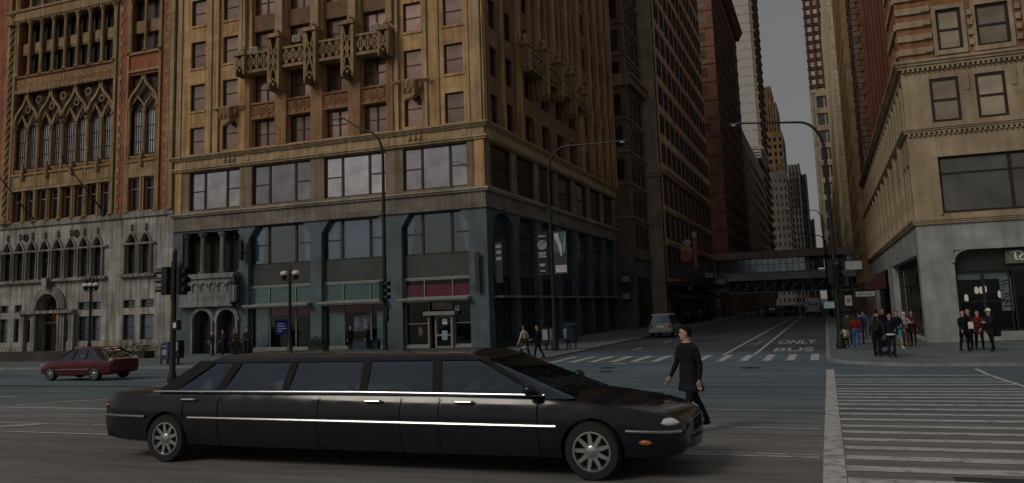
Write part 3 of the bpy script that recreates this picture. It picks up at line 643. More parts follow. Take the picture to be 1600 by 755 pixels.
b.build('door_leaf', m_dark, d); b = MB(); b.box(door[0], .66, 2.65, door[2], .77, 2.85); 
for i in range(5): b.bar((u, .7, 2.85), (u+1.15*cos(pi*(i+.5)/5), .7, 2.85+1.5*sin(pi*(i+.5)/5)), .05, .06)
b.build('fanlight', m_tan, d)
# brick body
r1 = []                                                    # tall windows row above the base
for i in range(8): r1.append((kx(wx0)+.69+i*1.375, 11.1, .95, 2.55))
r1 += [(kx(-50.4)+.8, 11.1, 1.15, 2.6), (kx(-50.4)+2.3, 11.1, 1.15, 2.6)]
big = [(kx(wx0), 15.45, kx(wx1), 22.05, .7), (kx(-50.4), 15.45, kx(-47.35), 22.0, .6)]
colo = [(kx(-62.7), 23.55, kx(-52.05), 28.3, .8), (kx(-50.35), 23.85, kx(-47.25), 28.3, .6), (kx(-62.7), 29.6, kx(-52.05), 34, .8), (kx(-50.35), 29.4, kx(-47.25), 34, .6)]
b = MB(); add_wall(b, 0, W, 10.97, HT, ops_of(r1)+big+colo, .35); G.add(b, 'brick_wall', m_brick)
windows(G, r1, 'trans', flat('pale_window_rail', (.36, .32, .26), .6), p_dark, .3)
b = MB(); _r1 = ops_of(r1)
add_wall(b, kx(-63.2), kx(-51.85), 10.99, 13.7, _r1[:8], .1, -.025); add_wall(b, kx(-50.45), kx(-47.3), 10.99, 13.75, _r1[8:], .1, -.025); G.add(b, 'stone_window_wall', m_tan)
b = MB()                                                   # stone quoins beside the bays, strips, frames
for X, sg in ((-63.95, -1), (-51.6, 1), (-46.35, -1)):
    k = 0; z = 10.98
    while z < HT-1:
        wq = .42 if k % 2 else .24; x = kx(X); b.box(min(x, x+sg*wq), -.05, z, max(x, x+sg*wq), .03, z+.44); z += .47; k += 1
for X, w_, p in ((-45.85, .4, .3), (-46.15, .14, .15), (-63.85, .3, .25), (-63.1, .25, .25), (-51.82, .22, .2), (-50.5, .2, .15), (-47.22, .2, .15)): b.box(kx(X)-w_/2, -p, 10.98, kx(X)+w_/2, .02, HT)
G.add(b, 'quoins', m_tan)
b = MB(); x = kx(-63.45)                                   # twisted rope column at the bay edge
for ph in range(3):
    pts = [(x+.16*cos(z*3+ph*2.094), -.22+.16*sin(z*3+ph*2.094), z) for z in [11+.22*i for i in range(78)]]; b.tube(pts, .09, 6)
column(b, x, -.22, 28.1, 29.2, .25); b.lathe([(.35, 10.98), (.35, 11.3), (.2, 11.5)], x, -.22, 8); G.add(b, 'twisted_column', m_tan)
b = MB(); b.box(kx(-63.0), -.1, 13.75, kx(-51.9), .3, 15.0); b.box(kx(-63.0), -.22, 14.95, kx(-51.9), .3, 15.1); b.box(kx(-63.0), -.2, 13.65, kx(-51.9), .3, 13.8); b.box(kx(-50.45), -.1, 13.75, kx(-47.3), .3, 15.0); b.box(kx(-50.5), -.2, 14.95, kx(-47.25), .3, 15.1)
for i in range(8): b.box(kx(wx0)+.2+i*1.375, -.14, 13.95, kx(wx0)+1.2+i*1.375, -.09, 14.8)
for i in range(9):
    u = kx(wx0)+i*1.375; column(b, u, -.02, 11, 14.95 if i % 2 else 13.7, .13, 8)
    if i % 2: b.lathe([(.2, 14.6), (.2, 15.2), (.03, 15.9)], u, -.2, 6)
b.box(kx(-48.95)-.1, -.1, 11, kx(-48.95)+.1, .3, 13.7); b.lathe([(.2, 14.6), (.2, 15.2), (.03, 15.9)], kx(-48.85), -.15, 6)
G.add(b, 'spandrel_band', m_tan)
b = MB(); pitch = (wx1-wx0)/4                              # ogee arcade of the great windows
for i in range(5): column(b, kx(wx0)+i*pitch, -.02, 11., 19.25, .17, 10)
def ogee(b, uc, hw, zs, za, wd=.2, y=-.06, dp=.22):
    H = za-zs; bz_ = lambda p, t: tuple((1-t)**3*p[0][k]+3*(1-t)**2*t*p[1][k]+3*(1-t)*t*t*p[2][k]+t**3*p[3][k] for k in (0, 1))
    c1 = ((hw, 0), (hw, .36*H), (.62*hw, .44*H), (.36*hw, .60*H)); c2 = ((.36*hw, .60*H), (.14*hw, .73*H), (.05*hw, .84*H), (0, H))
    for sg in (-1, 1):
        pr = None
        for c_, n in ((c1, 9), (c2, 7)):
            for i in range(n+1):
                x_, z_ = bz_(c_, i/n); p = (uc+sg*x_, y, zs+z_)
                if pr and (Vector(p)-Vector(pr)).length > 1e-4: b.bar(pr, p, wd, dp)
                pr = p
for i in range(4):
    uc = kx(wx0)+(i+.5)*pitch; ogee(b, uc, pitch/2, 19.25, 22.0)
    column(b, uc, .1, 15.5, 18.9, .11, 8)
    for sg in (-1, 1):
        q = uc+sg*pitch/4; ogee(b, q, pitch/4, 18.9, 20.4, .11, .1, .14)
        b.bar((uc, .08, 18.9), (uc+sg*.35, .08, 19.6), .16, .12); b.ball((uc+sg*.42, .08, 19.75), (.16, .1, .14), 8, 4)
    for k in range(8): b.bar((uc+.26*cos(k*pi/4), .08, 20.6+.26*sin(k*pi/4)), (uc+.26*cos((k+1)*pi/4), .08, 20.6+.26*sin((k+1)*pi/4)), .1, .12)
for i in range(5):
    u = kx(wx0)+i*pitch
    if 0 < i < 4:
        for k in range(8): b.bar((u+.3*cos(k*pi/4), -.02, 21.3+.3*sin(k*pi/4)), (u+.3*cos((k+1)*pi/4), -.02, 21.3+.3*sin((k+1)*pi/4)), .11, .14)
uc = kx(-48.87); ogee(b, uc, 1.45, 19.4, 22.0); column(b, uc, .1, 15.5, 19.2, .12, 8); column(b, uc-1.42, -.02, 11, 19.4, .14, 8); column(b, uc+1.42, -.02, 11, 19.4, .14, 8)
for sg in (-1, 1): ogee(b, uc+sg*.72, .7, 19.2, 20.5, .11, .1, .14)
b.box(kx(wx0)-.2, -.16, 22.05, kx(wx1)+.2, .04, 22.35)
for k in range(22): b.box(kx(wx0)+k*.5, -.2, 22.1, kx(wx0)+k*.5+.25, -.12, 22.32)
G.add(b, 'gothic_arcade', m_tan)
b = MB(); b.box(kx(wx0)+.01, .36, 15.46, kx(wx1)-.01, .40, 22.04); b.box(kx(-50.4)+.01, .34, 15.46, kx(-47.35)-.01, .38, 21.99)
G.add(b, 'arcade_backing', flat('dark_opening', (.03, .018, .012), .7))  # dark sheet paints the unlit openings behind the tracery
for a, c in ((wx0-.05, wx1+.05), (-50.4, -47.35)): b = MB(); b.box(kx(a), -.04, 15.35, kx(c), .34, 15.47); G.add(b, 'arcade_sill', m_tan)
gl_ = [(kx(wx0)+pitch*(i+.25+.5*j), 15.6, pitch*.5-.5, 3.5) for i in range(4) for j in range(2)]
windows(G, gl_, 'grid', m_frame, p_brt, .25, .05); windows(G, [(uc-.72, 15.6, .9, 3.5), (uc+.72, 15.6, .9, 3.5)], 'grid', m_frame, p_brt, .25, .05)
b = MB(); b.box(kx(-63.2), -.06, 22.4, kx(-51.9), .05, 23.5); b.box(kx(-63.3), -.2, 23.42, kx(-51.8), .05, 23.56); F_tx = G.add(b, 'inscription_band', stone('inscription_stone', (.32, .18, .085), 2, 2, .8, .4))
me = text_mesh('CHICAGO ATHLETIC ASSOCIATION', .62, .02, .006, sx=1.0); xm = max(v.co.x for v in me.vertices)
for v in me.vertices: v.co = (v.co.x/xm*10.9, -v.co.z, v.co.y)
me.materials.append(flat('inscription_letters', (.40, .27, .14), .8)); link('inscription', me, club, (kx(-63.0), -.075, 22.72), 0)
b = MB()
for i in range(9): column(b, kx(-62.9)+i*1.365, -.08, 23.56, 28.3, .15, 10)
for i in range(3): column(b, kx(-50.3)+i*1.5, -.05, 23.86, 28.3, .13, 10)
for i in range(8): b.box(kx(-62.7)+i*1.365, .2, 25.5, kx(-62.7)+i*1.365+1.0, .5, 26.5); b.box(kx(-62.6)+i*1.365, .14, 25.65, kx(-62.6)+i*1.365+.8, .2, 26.35)
for i in range(2): b.box(kx(-50.2)+i*1.5, .2, 25.5, kx(-50.2)+i*1.5+1.3, .5, 26.5)
b.box(kx(-64.1), -.35, 28.45, kx(-51.6), .05, 29.35); b.box(kx(-64.2), -.45, 29.2, kx(-51.5), .05, 29.4); b.box(kx(-50.6), -.15, 23.65, kx(-47.1), .05, 23.84); b.box(kx(-50.6), -.12, 22.2, kx(-47.1), .05, 22.4)
for k in range(42): b.box(kx(-64)+k*.3, -.3, 28.27, kx(-64)+k*.3+.16, .02, 28.45)
for i in range(9): column(b, kx(-62.9)+i*1.365, -.08, 29.4, 34, .15, 8)
G.add(b, 'colonnade', m_tan)
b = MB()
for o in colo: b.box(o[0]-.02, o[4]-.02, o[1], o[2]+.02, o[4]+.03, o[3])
G.add(b, 'colonnade_backing', flat('deep_brown_sheet', (.03, .02, .015), .4))  # near-black brown sheets closing the colonnade openings
windows(G, [(kx(-62.2)+i*1.365, z, .9, h) for i in range(8) for z, h in ((23.7, 1.75), (26.55, 1.7))]+[(kx(-49.55)+i*1.5, z, 1.0, h) for i in range(2) for z, h in ((23.95, 1.5), (26.55, 1.7))], 'sash', m_frame, p_dark, .6)
# ------------------------------------------------------------------ banded corner block on the right
block = thing('banded_corner_block', 'buff stone corner building with orange brick bands and a restaurant at street level', 'building', (4.75, 48, 0))
B = Fac(block, (0, 0, 0), 0.); BS = Fac(block, (0, 0, 0), -pi/2); bx = lambda X: X-4.75; WB = 24
m_buff = stone('buff_stone', (.45, .37, .26), 1.6, .75, .86, .35, .06, stain_col=(.5, .42, .34)); m_buff2 = stone('grey_buff_stone', (.37, .405, .44), 2.2, 1.1, .88, .4, .06, stain_col=(.55, .5, .46))
m_orange = stone('orange_brick', (.37, .19, .09), .3, .09, .8, .5, .15, mort=.008, stain_col=(.5, .4, .3))
core(block, .6, 5.2, WB, 51, 15, m_interior); core(block, .6, .7, WB, 5.0, 40, m_interior, 'upper_core', 15.1); core(block, 6.5, .9, WB-.2, 5., 15, m_interior, 'lower_core', 5.1)
w4 = [(bx(6.78), 11.72, 1.4, 2.4), (bx(8.95), 11.72, 1.4, 2.4)]+[(bx(11.2)+2.2*i, 11.72, 1.4, 2.4) for i in range(6)]
w5 = [(bx(7.3), 15.6, 1.2, 2.27), (bx(9.35), 15.58, 1.55, 2.27)]+[(bx(11.7)+2.2*i, 15.6, 1.5, 2.27) for i in range(6)]
w6 = [(u, 19.2, w_, h) for u, z, w_, h in w5]
b = MB(); add_wall(b, 0, WB, 11.15, 15.2, ops_of(w4), .25); add_wall(b, 0, WB, 6.3, 11.2, [(bx(6.1), 6.82, bx(13.5), 9.85, .3)], .3, .0)
B.add(b, 'stone_wall', m_buff)
b = MB(); add_wall(b, 0, WB, 15.2, 40, ops_of(w5)+ops_of(w6), .25); B.add(b, 'banded_wall', m_orange)
b = MB()
for k in range(10):
    z = 15.55+.76*k
    if k % 4 != 3 or 1: b.box(-.03, -.12, z, bx(6.42), .03, z+.34); b.box(bx(6.0), -.18, z+.05, bx(6.42), .03, z+.28)
for u, z, w_, h in w5+w6:
    b.box(u-w_/2-.2, -.08, z-.25, u-w_/2, .03, z+h+.25); b.box(u+w_/2, -.08, z-.25, u+w_/2+.2, .03, z+h+.25); b.box(u-w_/2, -.08, z+h, u+w_/2, .03, z+h+.25); b.box(u-w_/2, -.12, z-.25, u+w_/2, .03, z-.003)
    for k in range(4): b.box(u+w_/2+.28, -.14, z+.1+k*.55, u+w_/2+.52, .03, z+.4+k*.55)
for u, z, w_, h in w4:
    b.box(u+w_/2+.25, -.05, z+1.6, u+w_/2+.5, .03, z+2.5)
B.add(b, 'stone_bands', m_buff)
m_win = flat('dark_brown_sash', (.02, .012, .008), .45)
p_tan = pane_mat('tan_blind_glass', (.50, .40, .28), .6, .15)
windows(B, w4+w5+w6, 'sash', m_win, p_tan, .1, .14)
windows(B, [(bx(9.8), 6.84, 7.38, 3.0)], 'cross', m_win, pane_mat('grey_reflecting_glass', (.30, .29, .27), .85, .08, .2), .2, .12)
b = MB()
for z0, z1, p in ((14.75, 15.2, .34), (11.2, 11.5, .24), (6.28, 6.58, .2)):
    cornice(b, 0, WB, z0, z1, p)
    if z0 > 7:
        for k in range(int(WB/.24)): b.box(.05+k*.24, -p*.55, z0-.16, .05+k*.24+.12, .03, z0+.01)
for u, z, w_, h in [(bx(9.8), 6.84, 7.4, 3.0)]: b.box(u-w_/2-.15, -.07, z+h, u+w_/2+.15, .03, z+h+.14); b.box(u-w_/2-.15, -.07, z-.1, u-w_/2, .03, z+h)
B.add(b, 'cornices', m_buff)
b = MB(); hole = (bx(6.38), .12, WB-1, 4.86, .5); add_wall(b, 0, WB, 0, 6.3, [hole], .5)
b.prism([(hole[0]-.004, 4.858)]+[(hole[0]+.6-.6*sin(pi/2*i/9), 4.858-.6+.6*cos(pi/2*i/9)) for i in range(10)], -.03, .44)   # scrolled bracket at the opening's corner
b.tube([(hole[0]+.6-.6*sin(pi/2*i/9), -.05, 4.84-.6+.6*cos(pi/2*i/9)) for i in range(10)], .05, 6)
b.box(hole[0], -.12, 4.86, WB, .02, 5.0); b.box(hole[0]-.14, -.1, 4.2, hole[0], .02, 5.0); B.add(b, 'corner_pier', m_buff2)
room(B, bx(6.4), WB-1, .16, 4.84, .55, 5.0, flat('restaurant_interior', (.022, .02, .019), .8), 'restaurant_interior')
b = MB(); b.box(bx(6.4), .4, 3.72, WB-1, .5, 4.84); B.add(b, 'fascia', m_dark)
b = MB(); b.box(bx(6.4), .25, .14, WB-1, .52, .62); B.add(b, 'window_base', m_buff2)
windows(B, [(bx(7.66), .64, 2.46, 3.05)], 'double', m_dark, g_shop, .42, .07, pname='restaurant_window'); windows(B, [(bx(11.5), .64, 5.0, 3.05)], 'shop', m_dark, g_shop, .42, .07, pname='restaurant_window')
b = MB(); b.box(bx(6.5), .5, 3.3, bx(7.6), .56, 3.62); b.box(bx(7.72), .5, 3.3, bx(8.85), .56, 3.62); B.add(b, 'window_sheet', flat('pale_roller_blind', (.5, .54, .56), .7))
sb = MB(); sb.box(0, -.08, 0, 4.2, .0, .66); sg_ = sb.build('restaurant_sign', flat('sage_sign_board', (.13, .155, .105), .6), None, (8.77, 48.30, 4.06)); tag(sg_, 'sage green restaurant sign board with white script letters', 'sign')
sb = MB(); sb.box(-.04, -.07, -.05, 4.24, .02, -.0); sb.box(-.04, -.07, .66, 4.24, .02, .7); sb.build('sign_frame', m_dark, sg_)
b = MB()                                                   # brush-script letters, P and a
b.tube([(.24, -.1, .52), (.42, -.1, .6), (.62, -.1, .6), (.78, -.1, .52), (.76, -.1, .4), (.62, -.1, .32), (.5, -.1, .33)], [.025, .035, .045, .045, .045, .035, .02], 6)
b.tube([(.47, -.1, .56), (.44, -.1, .35), (.48, -.1, .18), (.56, -.1, .13)], [.04, .06, .06, .03], 6)
b.tube([(x_-.2, -.1, z_) for x_, z_ in ((1.12, .42), (1.0, .42), (.86, .3), (.84, .19), (.92, .14), (1.05, .2), (1.14, .36), (1.15, .2), (1.22, .14))], [.03, .035, .045, .045, .04, .03, .04, .045, .025], 6)
b.build('lettering', m_white, sg_)
b = MB(); b.box(0, 0, 0, .52, .03, 1.75); o = b.build('menu_poster', flat('poster_green', (.62, .74, .66), .7, 0, .3, 6), None, (8.42, 48.47, 1.65)); tag(o, 'tall pale green poster hanging in the restaurant window', 'poster')
b = MB()
for k in range(9): b.bar((.08+.12*sin(k*2.3), -.012, .2+k*.16), (.3+.14*cos(k*1.7), -.012, .28+k*.16), .05, .02)
b.build('poster_drawing', m_iron, o)
m_lamp = emit('warm_lamp_glow', (1, .85, .68), .55)
for i, (X, Y, z) in enumerate(((7.05, 50.0, 2.35), (7.75, 51.2, 2.75), (7.98, 51.2, 2.75), (8.25, 51.8, 2.8), (8.75, 50.6, 2.5))):
    t_ = thing('pendant_lamp', ['largest glowing pendant lamp on the left inside the restaurant', 'left one of the close pair of pendant lamps in the restaurant', 'right one of the close pair of pendant lamps in the restaurant', 'faint pendant lamp furthest back in the restaurant', 'glowing pendant lamp beside the green poster in the restaurant'][i], 'lamp', (X, Y, z), 0, 'pendant lamps in the restaurant')
    b = MB(); b.lathe([(.03, .2), (.09, .12), (.1, -.1), (.05, -.2)], n=10); b.build('lamp_shade', m_lamp, t_); b = MB(); b.tube([(0, 0, .2), (0, 0, 4.82-z)], .01, 5); b.build('cord', m_iron, t_)
# street side of the block
SU = -51.
so1 = [(-18.9, .14, -.95, 4.75, .5), (-43.5, .14, -23.5, 4.75, .5)]
sw3 = [(-1.4-4.0*i-d, 6.75, 1.15, 2.95) for i in range(12) for d in (0, 1.45, 2.7)]; sw4 = [(-1.2-2.05*i, 11.75, 1.25, 2.55) for i in range(24)]
b = MB(); add_wall(b, SU, 0, 0, 6.3, so1, .5); BS.add(b, 'street_pier', m_buff2)
b = MB(); add_wall(b, SU, 0, 6.3, 11.2, ops_of(sw3), .35); add_wall(b, SU, 0, 11.2, 15.2, ops_of(sw4), .35); BS.add(b, 'stone_wall', m_buff)
b = MB(); add_wall(b, -5., 0, 15.2, 40, [(-2.9, z, -1.5, z+2.3) for z in (15.6, 19.2, 22.8)], .3); BS.add(b, 'banded_wall', m_orange)
windows(BS, sw3+sw4, 'sash', m_win, p_dark, .3, .1); windows(BS, [(-2.2, z, 1.38, 2.28) for z in (15.6, 19.2, 22.8)], 'sash', m_win, p_dark, .25, .1)
b = MB()
for z0, z1, p in ((14.75, 15.19, .34), (11.2, 11.5, .24), (6.28, 6.58, .2)): cornice(b, SU, -.03, z0, z1, p, 3, False)
for k in range(10): b.box(-5, -.12, 15.55+.76*k, -.1, .03, 15.55+.76*k+.34) if k % 2 == 0 else None
for i in range(13): b.box(-4.0*i-.55, -.18, 6.6, -4.0*i-.1, .03, 11.2) if i else None
BS.add(b, 'cornices', m_buff)
room(BS, -18.9, -5.2, .16, 4.74, .52, 4.9, flat('dim_cafe_interior', (.03, .028, .03), .8), 'cafe_interior'); room(BS, -43.5, -23.5, .16, 4.74, .52, 4.9, flat('dim_cafe_interior', (.03, .028, .03)), 'cafe_interior')
for a, c in ((-18.9, -.95), (-43.5, -23.5)):
    n = 4; st = (c-a)/n
    windows(BS, [(a+st*(i+.5), .5, st-.05, 3.9) for i in range(n)], 'cross', m_dark, g_shop, .45, .1, pname='cafe_window')
b = MB(); b.box(-51, .2, 15.2, -5.02, 23.8, 15.25); b.box(-5.0, .2, 39.9, -.1, 23.8, 40); BS.add(b, 'roof', m_frieze)

# ------------------------------------------------------------------ buildings further along the cross street
def block_of(name, label, x0, x1, y0, y1, z1, wall, street='right', rev=.25, faces=('east', 'street')):
    """a building with an east wall (towards the avenue) and a wall on the cross street; returns root and its two facades"""
    t = thing(name, label, 'building', (x1 if street == 'right' else x0, y0, 0))
    if street == 'right': E_ = Fac(t, (-(x1-x0), 0, 0), 0.); T_ = Fac(t, (0, 0, 0), pi/2)
    else: E_ = Fac(t, (0, 0, 0), 0.); T_ = Fac(t, (0, 0, 0), -pi/2)
    ox = -(x1-x0) if street == 'right' else 0
    core(t, ox+.5, .5, ox+(x1-x0)-.5, y1-y0-.02, z1-.3, wall)
    b = MB(); b.box(ox+.3, .3, z1-.32, ox+(x1-x0)-.3, y1-y0-.01, z1-.05); b.build('roof', m_frieze, t)
    return t, E_, T_, x1-x0, y1-y0
_aw, _wn = add_wall, windows
def add_wall(b, u0, u1, z0, z1, ops, rev=.3, y=0.): _aw(b, u0, u1, z0, z1, [o[:4] for o in ops], .1, y)      # flat commercial fronts: windows nearly flush
def windows(fac, lst, style, fm, pm, depth=.2, *a, **k): _wn(fac, lst, style, fm, pm, (-.06 if fac.rot else .06) if depth else 0, *a, **k)
# dark brick mid-block building
m_dkbrick = stone('dark_brown_brick', (.20, .14, .105), .25, .09, .8, .5, .2, mort=.008, stain_col=(.5, .45, .4)); m_dkst = stone('grey_lower_stone', (.13, .145, .15), 1.2, .6, .8, .5)
t, E_, T_, we, ws = block_of('dark_brick_building', 'narrow dark brown brick building squeezed between cream tower and gridded office block', -40, -18.35, 83.6, 92.3, 62, m_dkbrick)
lv = [8.6+3.55*k for k in range(14)]
st_ = [(u, z, 1.15, 2.5) for z in lv for u in (2., 4.3, 6.6)]
b = MB(); add_wall(b, 0, ws, 7.6, 62, ops_of(st_)); T_.add(b, 'brick_wall', m_dkbrick); windows(T_, st_, 'sash', m_frame, p_dark, .2)
b = MB(); E_.add((add_wall(b, 0, we, 7.6, 62, [(we-1.4, z, we-.5, z+2.3) for z in lv[2:]]), b)[1], 'east_brick_wall', m_dkbrick); windows(E_, [(we-.95, z, .88, 2.28) for z in lv[2:]], 'sash', m_frame, p_dark, .2)
b = MB(); add_wall(b, 0, ws, 0, 7.6, [(1.2, .3, 3.4, 5.5), (4.2, .3, 7.4, 5.5)], .6); b.box(.02, -.15, 7.35, ws, .02, 7.62); T_.add(b, 'stone_base', m_dkst); windows(T_, [(2.3, .32, 2.15, 5.1), (5.8, .32, 3.15, 5.1)], 'grid', m_dark, p_dark, .5)
b = MB(); add_wall(b, 0, we, 0, 7.6, []); E_.add(b, 'east_stone_base', m_dkst)
b = MB()
for z in lv[1::1]: b.box(.03, -.12, z-.55, ws, .02, z-.3); 
b.box(.05, -.6, 26.2, ws, .02, 27.); b.box(.05, -.8, 27., ws, .02, 27.3)
T_.add(b, 'stone_bands', m_tawny)
for z in lv[1:]: b = MB(); b.box(we-4, -.12, z-.55, we+.12, .02, z-.3); E_.add(b, 'stone_band', m_tawny)
b = MB(); b.box(we-1.6, -.4, 25.9, we+.6, .02, 27.2); E_.add(b, 'corner_bracket', m_tawny)
# ribbed office block
m_off = stone('brown_office_stone', (.68, .50, .34), 1.5, .8, .8, .4, .1, stain_col=(.4, .32, .24))
t, E_, T_, we, ws = block_of('gridded_office_block', 'long tan office block with a close grid of paired windows left of the street', -45, -16.9, 92.6, 138.6, 66, m_off)
sl_, lo_ = [], []
for k in range(13):
    for i in range(12):
        for d in (0., 1.5): sl_.append((3.0+3.6*i+d, 19.3+3.55*k, .85, 2.3))
for z, h in ((14.2, 3.4), (10.2, 3.0)):
    for i in range(12):
        for d in (0, 1.6): lo_.append((3.0+3.6*i+d, z, 1.25, h))
b = MB(); add_wall(b, 1.4, ws, 18.4, 66, ops_of(sl_), .3); add_wall(b, 1.4, ws, 0, 18.4, ops_of(lo_)+[(2.0+5.4*i, .14, 6.6+5.4*i, 4.5, .6) for i in range(8)]+[(2.2+3.6*i, 5.6, 4.9+3.6*i, 9.2, .5) for i in range(12)], .35)
T_.add(b, 'street_wall', m_off); windows(T_, sl_+lo_, 'sash', m_frame, p_dark, .22, .09)
windows(T_, [(3.55+3.6*i, 5.62, 2.68, 3.55) for i in range(12)], 'double', m_dark, p_dark, .4, pname='mezzanine_window'); windows(T_, [(4.3+5.4*i, .2, 4.55, 4.2) for i in range(8)], 'shop', m_dark, p_dark, .5, pname='shop_window')
b = MB()
for k in range(14): b.box(1.4, -.07, 18.35+3.55*k, ws, .02, 18.95+3.55*k)
for i in range(13): b.box(1.62+3.6*i, -.05, 18.9, 1.98+3.6*i, .02, 66); b.box(1.5+3.6*i, -.08, 9.6, 2.05+3.6*i, .02, 17.7)
for z0, z1, p in ((17.7, 18.4, .7), (13.3, 13.8, .35), (9.3, 9.8, .5)): cornice(b, 1.4, ws, z0, z1, p, 3, False)
T_.add(b, 'ribs_and_cornices', m_off)
b = MB(); b.box(we-28, 0, 0, we-.0, .6, 66); E_.add(b, 'party_wall', m_off)
b = MB(); b.box(we-1.5, -.06, .1, we+.03, .5, 17.2); b.box(we-1.5, -.06, 18.6, we+.03, .5, 66); b.box(we-1.7, -.3, 17.2, we+.3, .6, 17.6); b.box(we-1.8, -.45, 17.6, we+.45, .6, 18.2); b.box(we-1.6, -.15, 18.2, we+.15, .6, 18.6); E_.add(b, 'corner_pilaster', stone('pale_pilaster', (.40, .35, .27), 3, 1.4, .9, .4, .08))
# brown cornice building beyond the elevated tracks
m_red2 = stone('russet_brick', (.28, .135, .09), .3, .1, .8, .4, .15, mort=.01, stain_col=(.5, .45, .4))
t, E_, T_, we, ws = block_of('russet_office_building', 'russet brown office building with an overhanging roof cornice beyond the elevated railway', -60, -16.9, 161, 214, 72, m_red2)
ea = [(we-2.2-3.1*i, 6+3.7*k, 1.5, 2.2) for k in range(17) for i in range(6)]; sa = [(1.8+2.9*i, 6+3.7*k, 1.6, 2.2) for k in range(17) for i in range(17)]
b = MB(); add_wall(b, 0, we, 0, 72, ops_of(ea)); E_.add(b, 'east_wall', m_red2); b = MB(); add_wall(b, 0, ws, 0, 72, ops_of(sa)); T_.add(b, 'street_wall', m_red2)
windows(E_, ea, 'sash', flat('pale_sash', (.2, .17, .14)), p_warm, .2, .1, 60); windows(T_, sa, 'sash', m_frame, p_dark, .2, .1, 100)
b = MB()
for k in range(0, 18): b.box(0, -.15, 5.2+3.7*k, ws, .02, 5.5+3.7*k)
cornice(b, .3, ws, 70, 72.2, 1.8, 4, False); T_.add(b, 'string_courses', m_red2); b = MB(); cornice(b, 0, we+1.7, 70, 72.19, 1.8, 4, False)
for k in range(0, 18): b.box(0, -.15, 5.2+3.7*k, we, .02, 5.5+3.7*k)
E_.add(b, 'east_string_courses', m_red2)
# stepped limestone building in front of the white tower
m_lt = stone('pale_terracotta', (.45, .43, .39), 2, 1, .85, .3)
t, E_, T_, we, ws = block_of('bracketed_stone_building', 'narrow pale stone building with a heavy bracketed cornice in front of the white glazed tower', -50, -18.9, 300, 330, 57, m_lt)
ea = [(we-2-4*i, 5+4.2*k, 2.6, 3.) for k in range(12) for i in range(5)]; sa = [(3+6*i, 5+4.2*k, 4, 3) for k in range(12) for i in range(5)]
b = MB(); add_wall(b, 0, we, 0, 57, ops_of(ea)); E_.add(b, 'east_wall', m_lt); b = MB(); add_wall(b, 0, ws, 0, 57, ops_of(sa)); T_.add(b, 'street_wall', m_lt)
windows(E_, ea, 'sash', m_frame, p_dark, .2, .15, 60); windows(T_, sa, 'sash', m_frame, p_dark, .2, .15, 60)
b = MB(); cornice(b, 0, we+1.3, 53, 57.2, 2.2, 4, False); cornice(b, 0, we+1, 40, 41, .8, 2, False); E_.add(b, 'cornice', m_lt); b = MB(); cornice(b, .5, ws, 53, 57.21, 2.2, 4, False); T_.add(b, 'street_cornice', m_lt)
# white glazed tower
m_wt = flat('white_glazed_brick', (.40, .40, .395), .5, 0, .04, .2)
t, E_, T_, we, ws = block_of('white_glazed_tower', 'very tall white tower with fine horizontal lines and a toothed tan street front', -60, -20.2, 331, 372, 165, m_wt)
b = MB(); add_wall(b, 0, we, 0, 165, []); E_.add(b, 'east_wall', m_wt)
b = MB()
for k in range(44): b.box(0, -.05, 3+3.7*k, we+.1, .02, 3.4+3.7*k)
E_.add(b, 'floor_bands', m_lt)
m_tn = stone('tan_street_front', (.30, .24, .17), 2, 1, .85, .3); b = MB(); sa = [(4+7*i, 4+3.7*k, 4.4, 2.4) for k in range(43) for i in range(5)]
add_wall(b, 0, ws, 0, 165, ops_of(sa), .5); T_.add(b, 'street_wall', m_tn); windows(T_, sa, 'sash', m_frame, p_dark, .4, .15, 100)
b = MB()
for i in range(6): b.box(.2+7*i, -1.1, 3, 1.6+7*i, .02, 165)
for k in range(43): b.box(.1, -1.6, 6.6+3.7*k, ws, .02, 7.5+3.7*k)
T_.add(b, 'projecting_piers', m_tn)
# art-deco setback tower
m_deco = stone('deco_brown_stone', (.27, .17, .095), 4, 3, .9, .3); m_deco2 = stone('deco_grey_stone', (.22, .20, .18), 4, 3, .9, .3)
t = thing('setback_tower', 'stepped tan art deco skyscraper with vertical piers closing the street view', 'building', (-26, 450, 0))
def shaft(x0, x1, y0, y1, z0, z1, mat, nw, fl, name='shaft', ribs=True):
    b = MB(); b.box(x0, y0, z0, x1, y1, z1); o = b.build(name, mat, t)
    fe = Fac(t, (x0, y0-.02, 0), 0.); fs = Fac(t, (x1+.02, y0, 0), pi/2); st = (x1-x0)/nw; n2 = max(1, int((y1-y0)/st)); st2 = (y1-y0)/n2
    lst = [(st*(i+.5), z, st*.42, fl*.55) for i in range(nw) for z in [z0+fl*k+1 for k in range(int((z1-z0-2)/fl))]]
    windows(fe, lst, 'sash', m_frame, p_dark, .0, .12, 100); lst = [(st2*(i+.5), z, st2*.42, fl*.55) for i in range(n2) for z in [z0+fl*k+1 for k in range(int((z1-z0-2)/fl))]]
    windows(fs, lst, 'sash', m_frame, p_dark, .0, .12, 100, 'street_window')
    if ribs:
        b = MB()
        for i in range(nw+1): b.box(st*i-.35, -.7, z0, st*i+.35, .01, z1+.6)
        fe.add(b, 'ribs', mat); b = MB()
        for i in range(n2+1): b.box(st2*i-.35, -.7, z0, st2*i+.35, .01, z1+.6)
        fs.add(b, 'street_ribs', mat)
shaft(0, 11.5, 0, 40, 0, 70, m_deco2, 5, 4.2, ribs=False); shaft(-3, 0-.03, -1, 40, 0, 66, m_deco2, 1, 4.2, 'wing', False)
shaft(.0, 10.8, 2, 40, 70, 92, m_deco, 4, 4., ribs=False); shaft(.3, 8.2, 4, 38, 92, 108, m_deco, 6, 4.); shaft(.6, 5.8, 6, 34, 108, 118, m_deco, 5, 3.6)
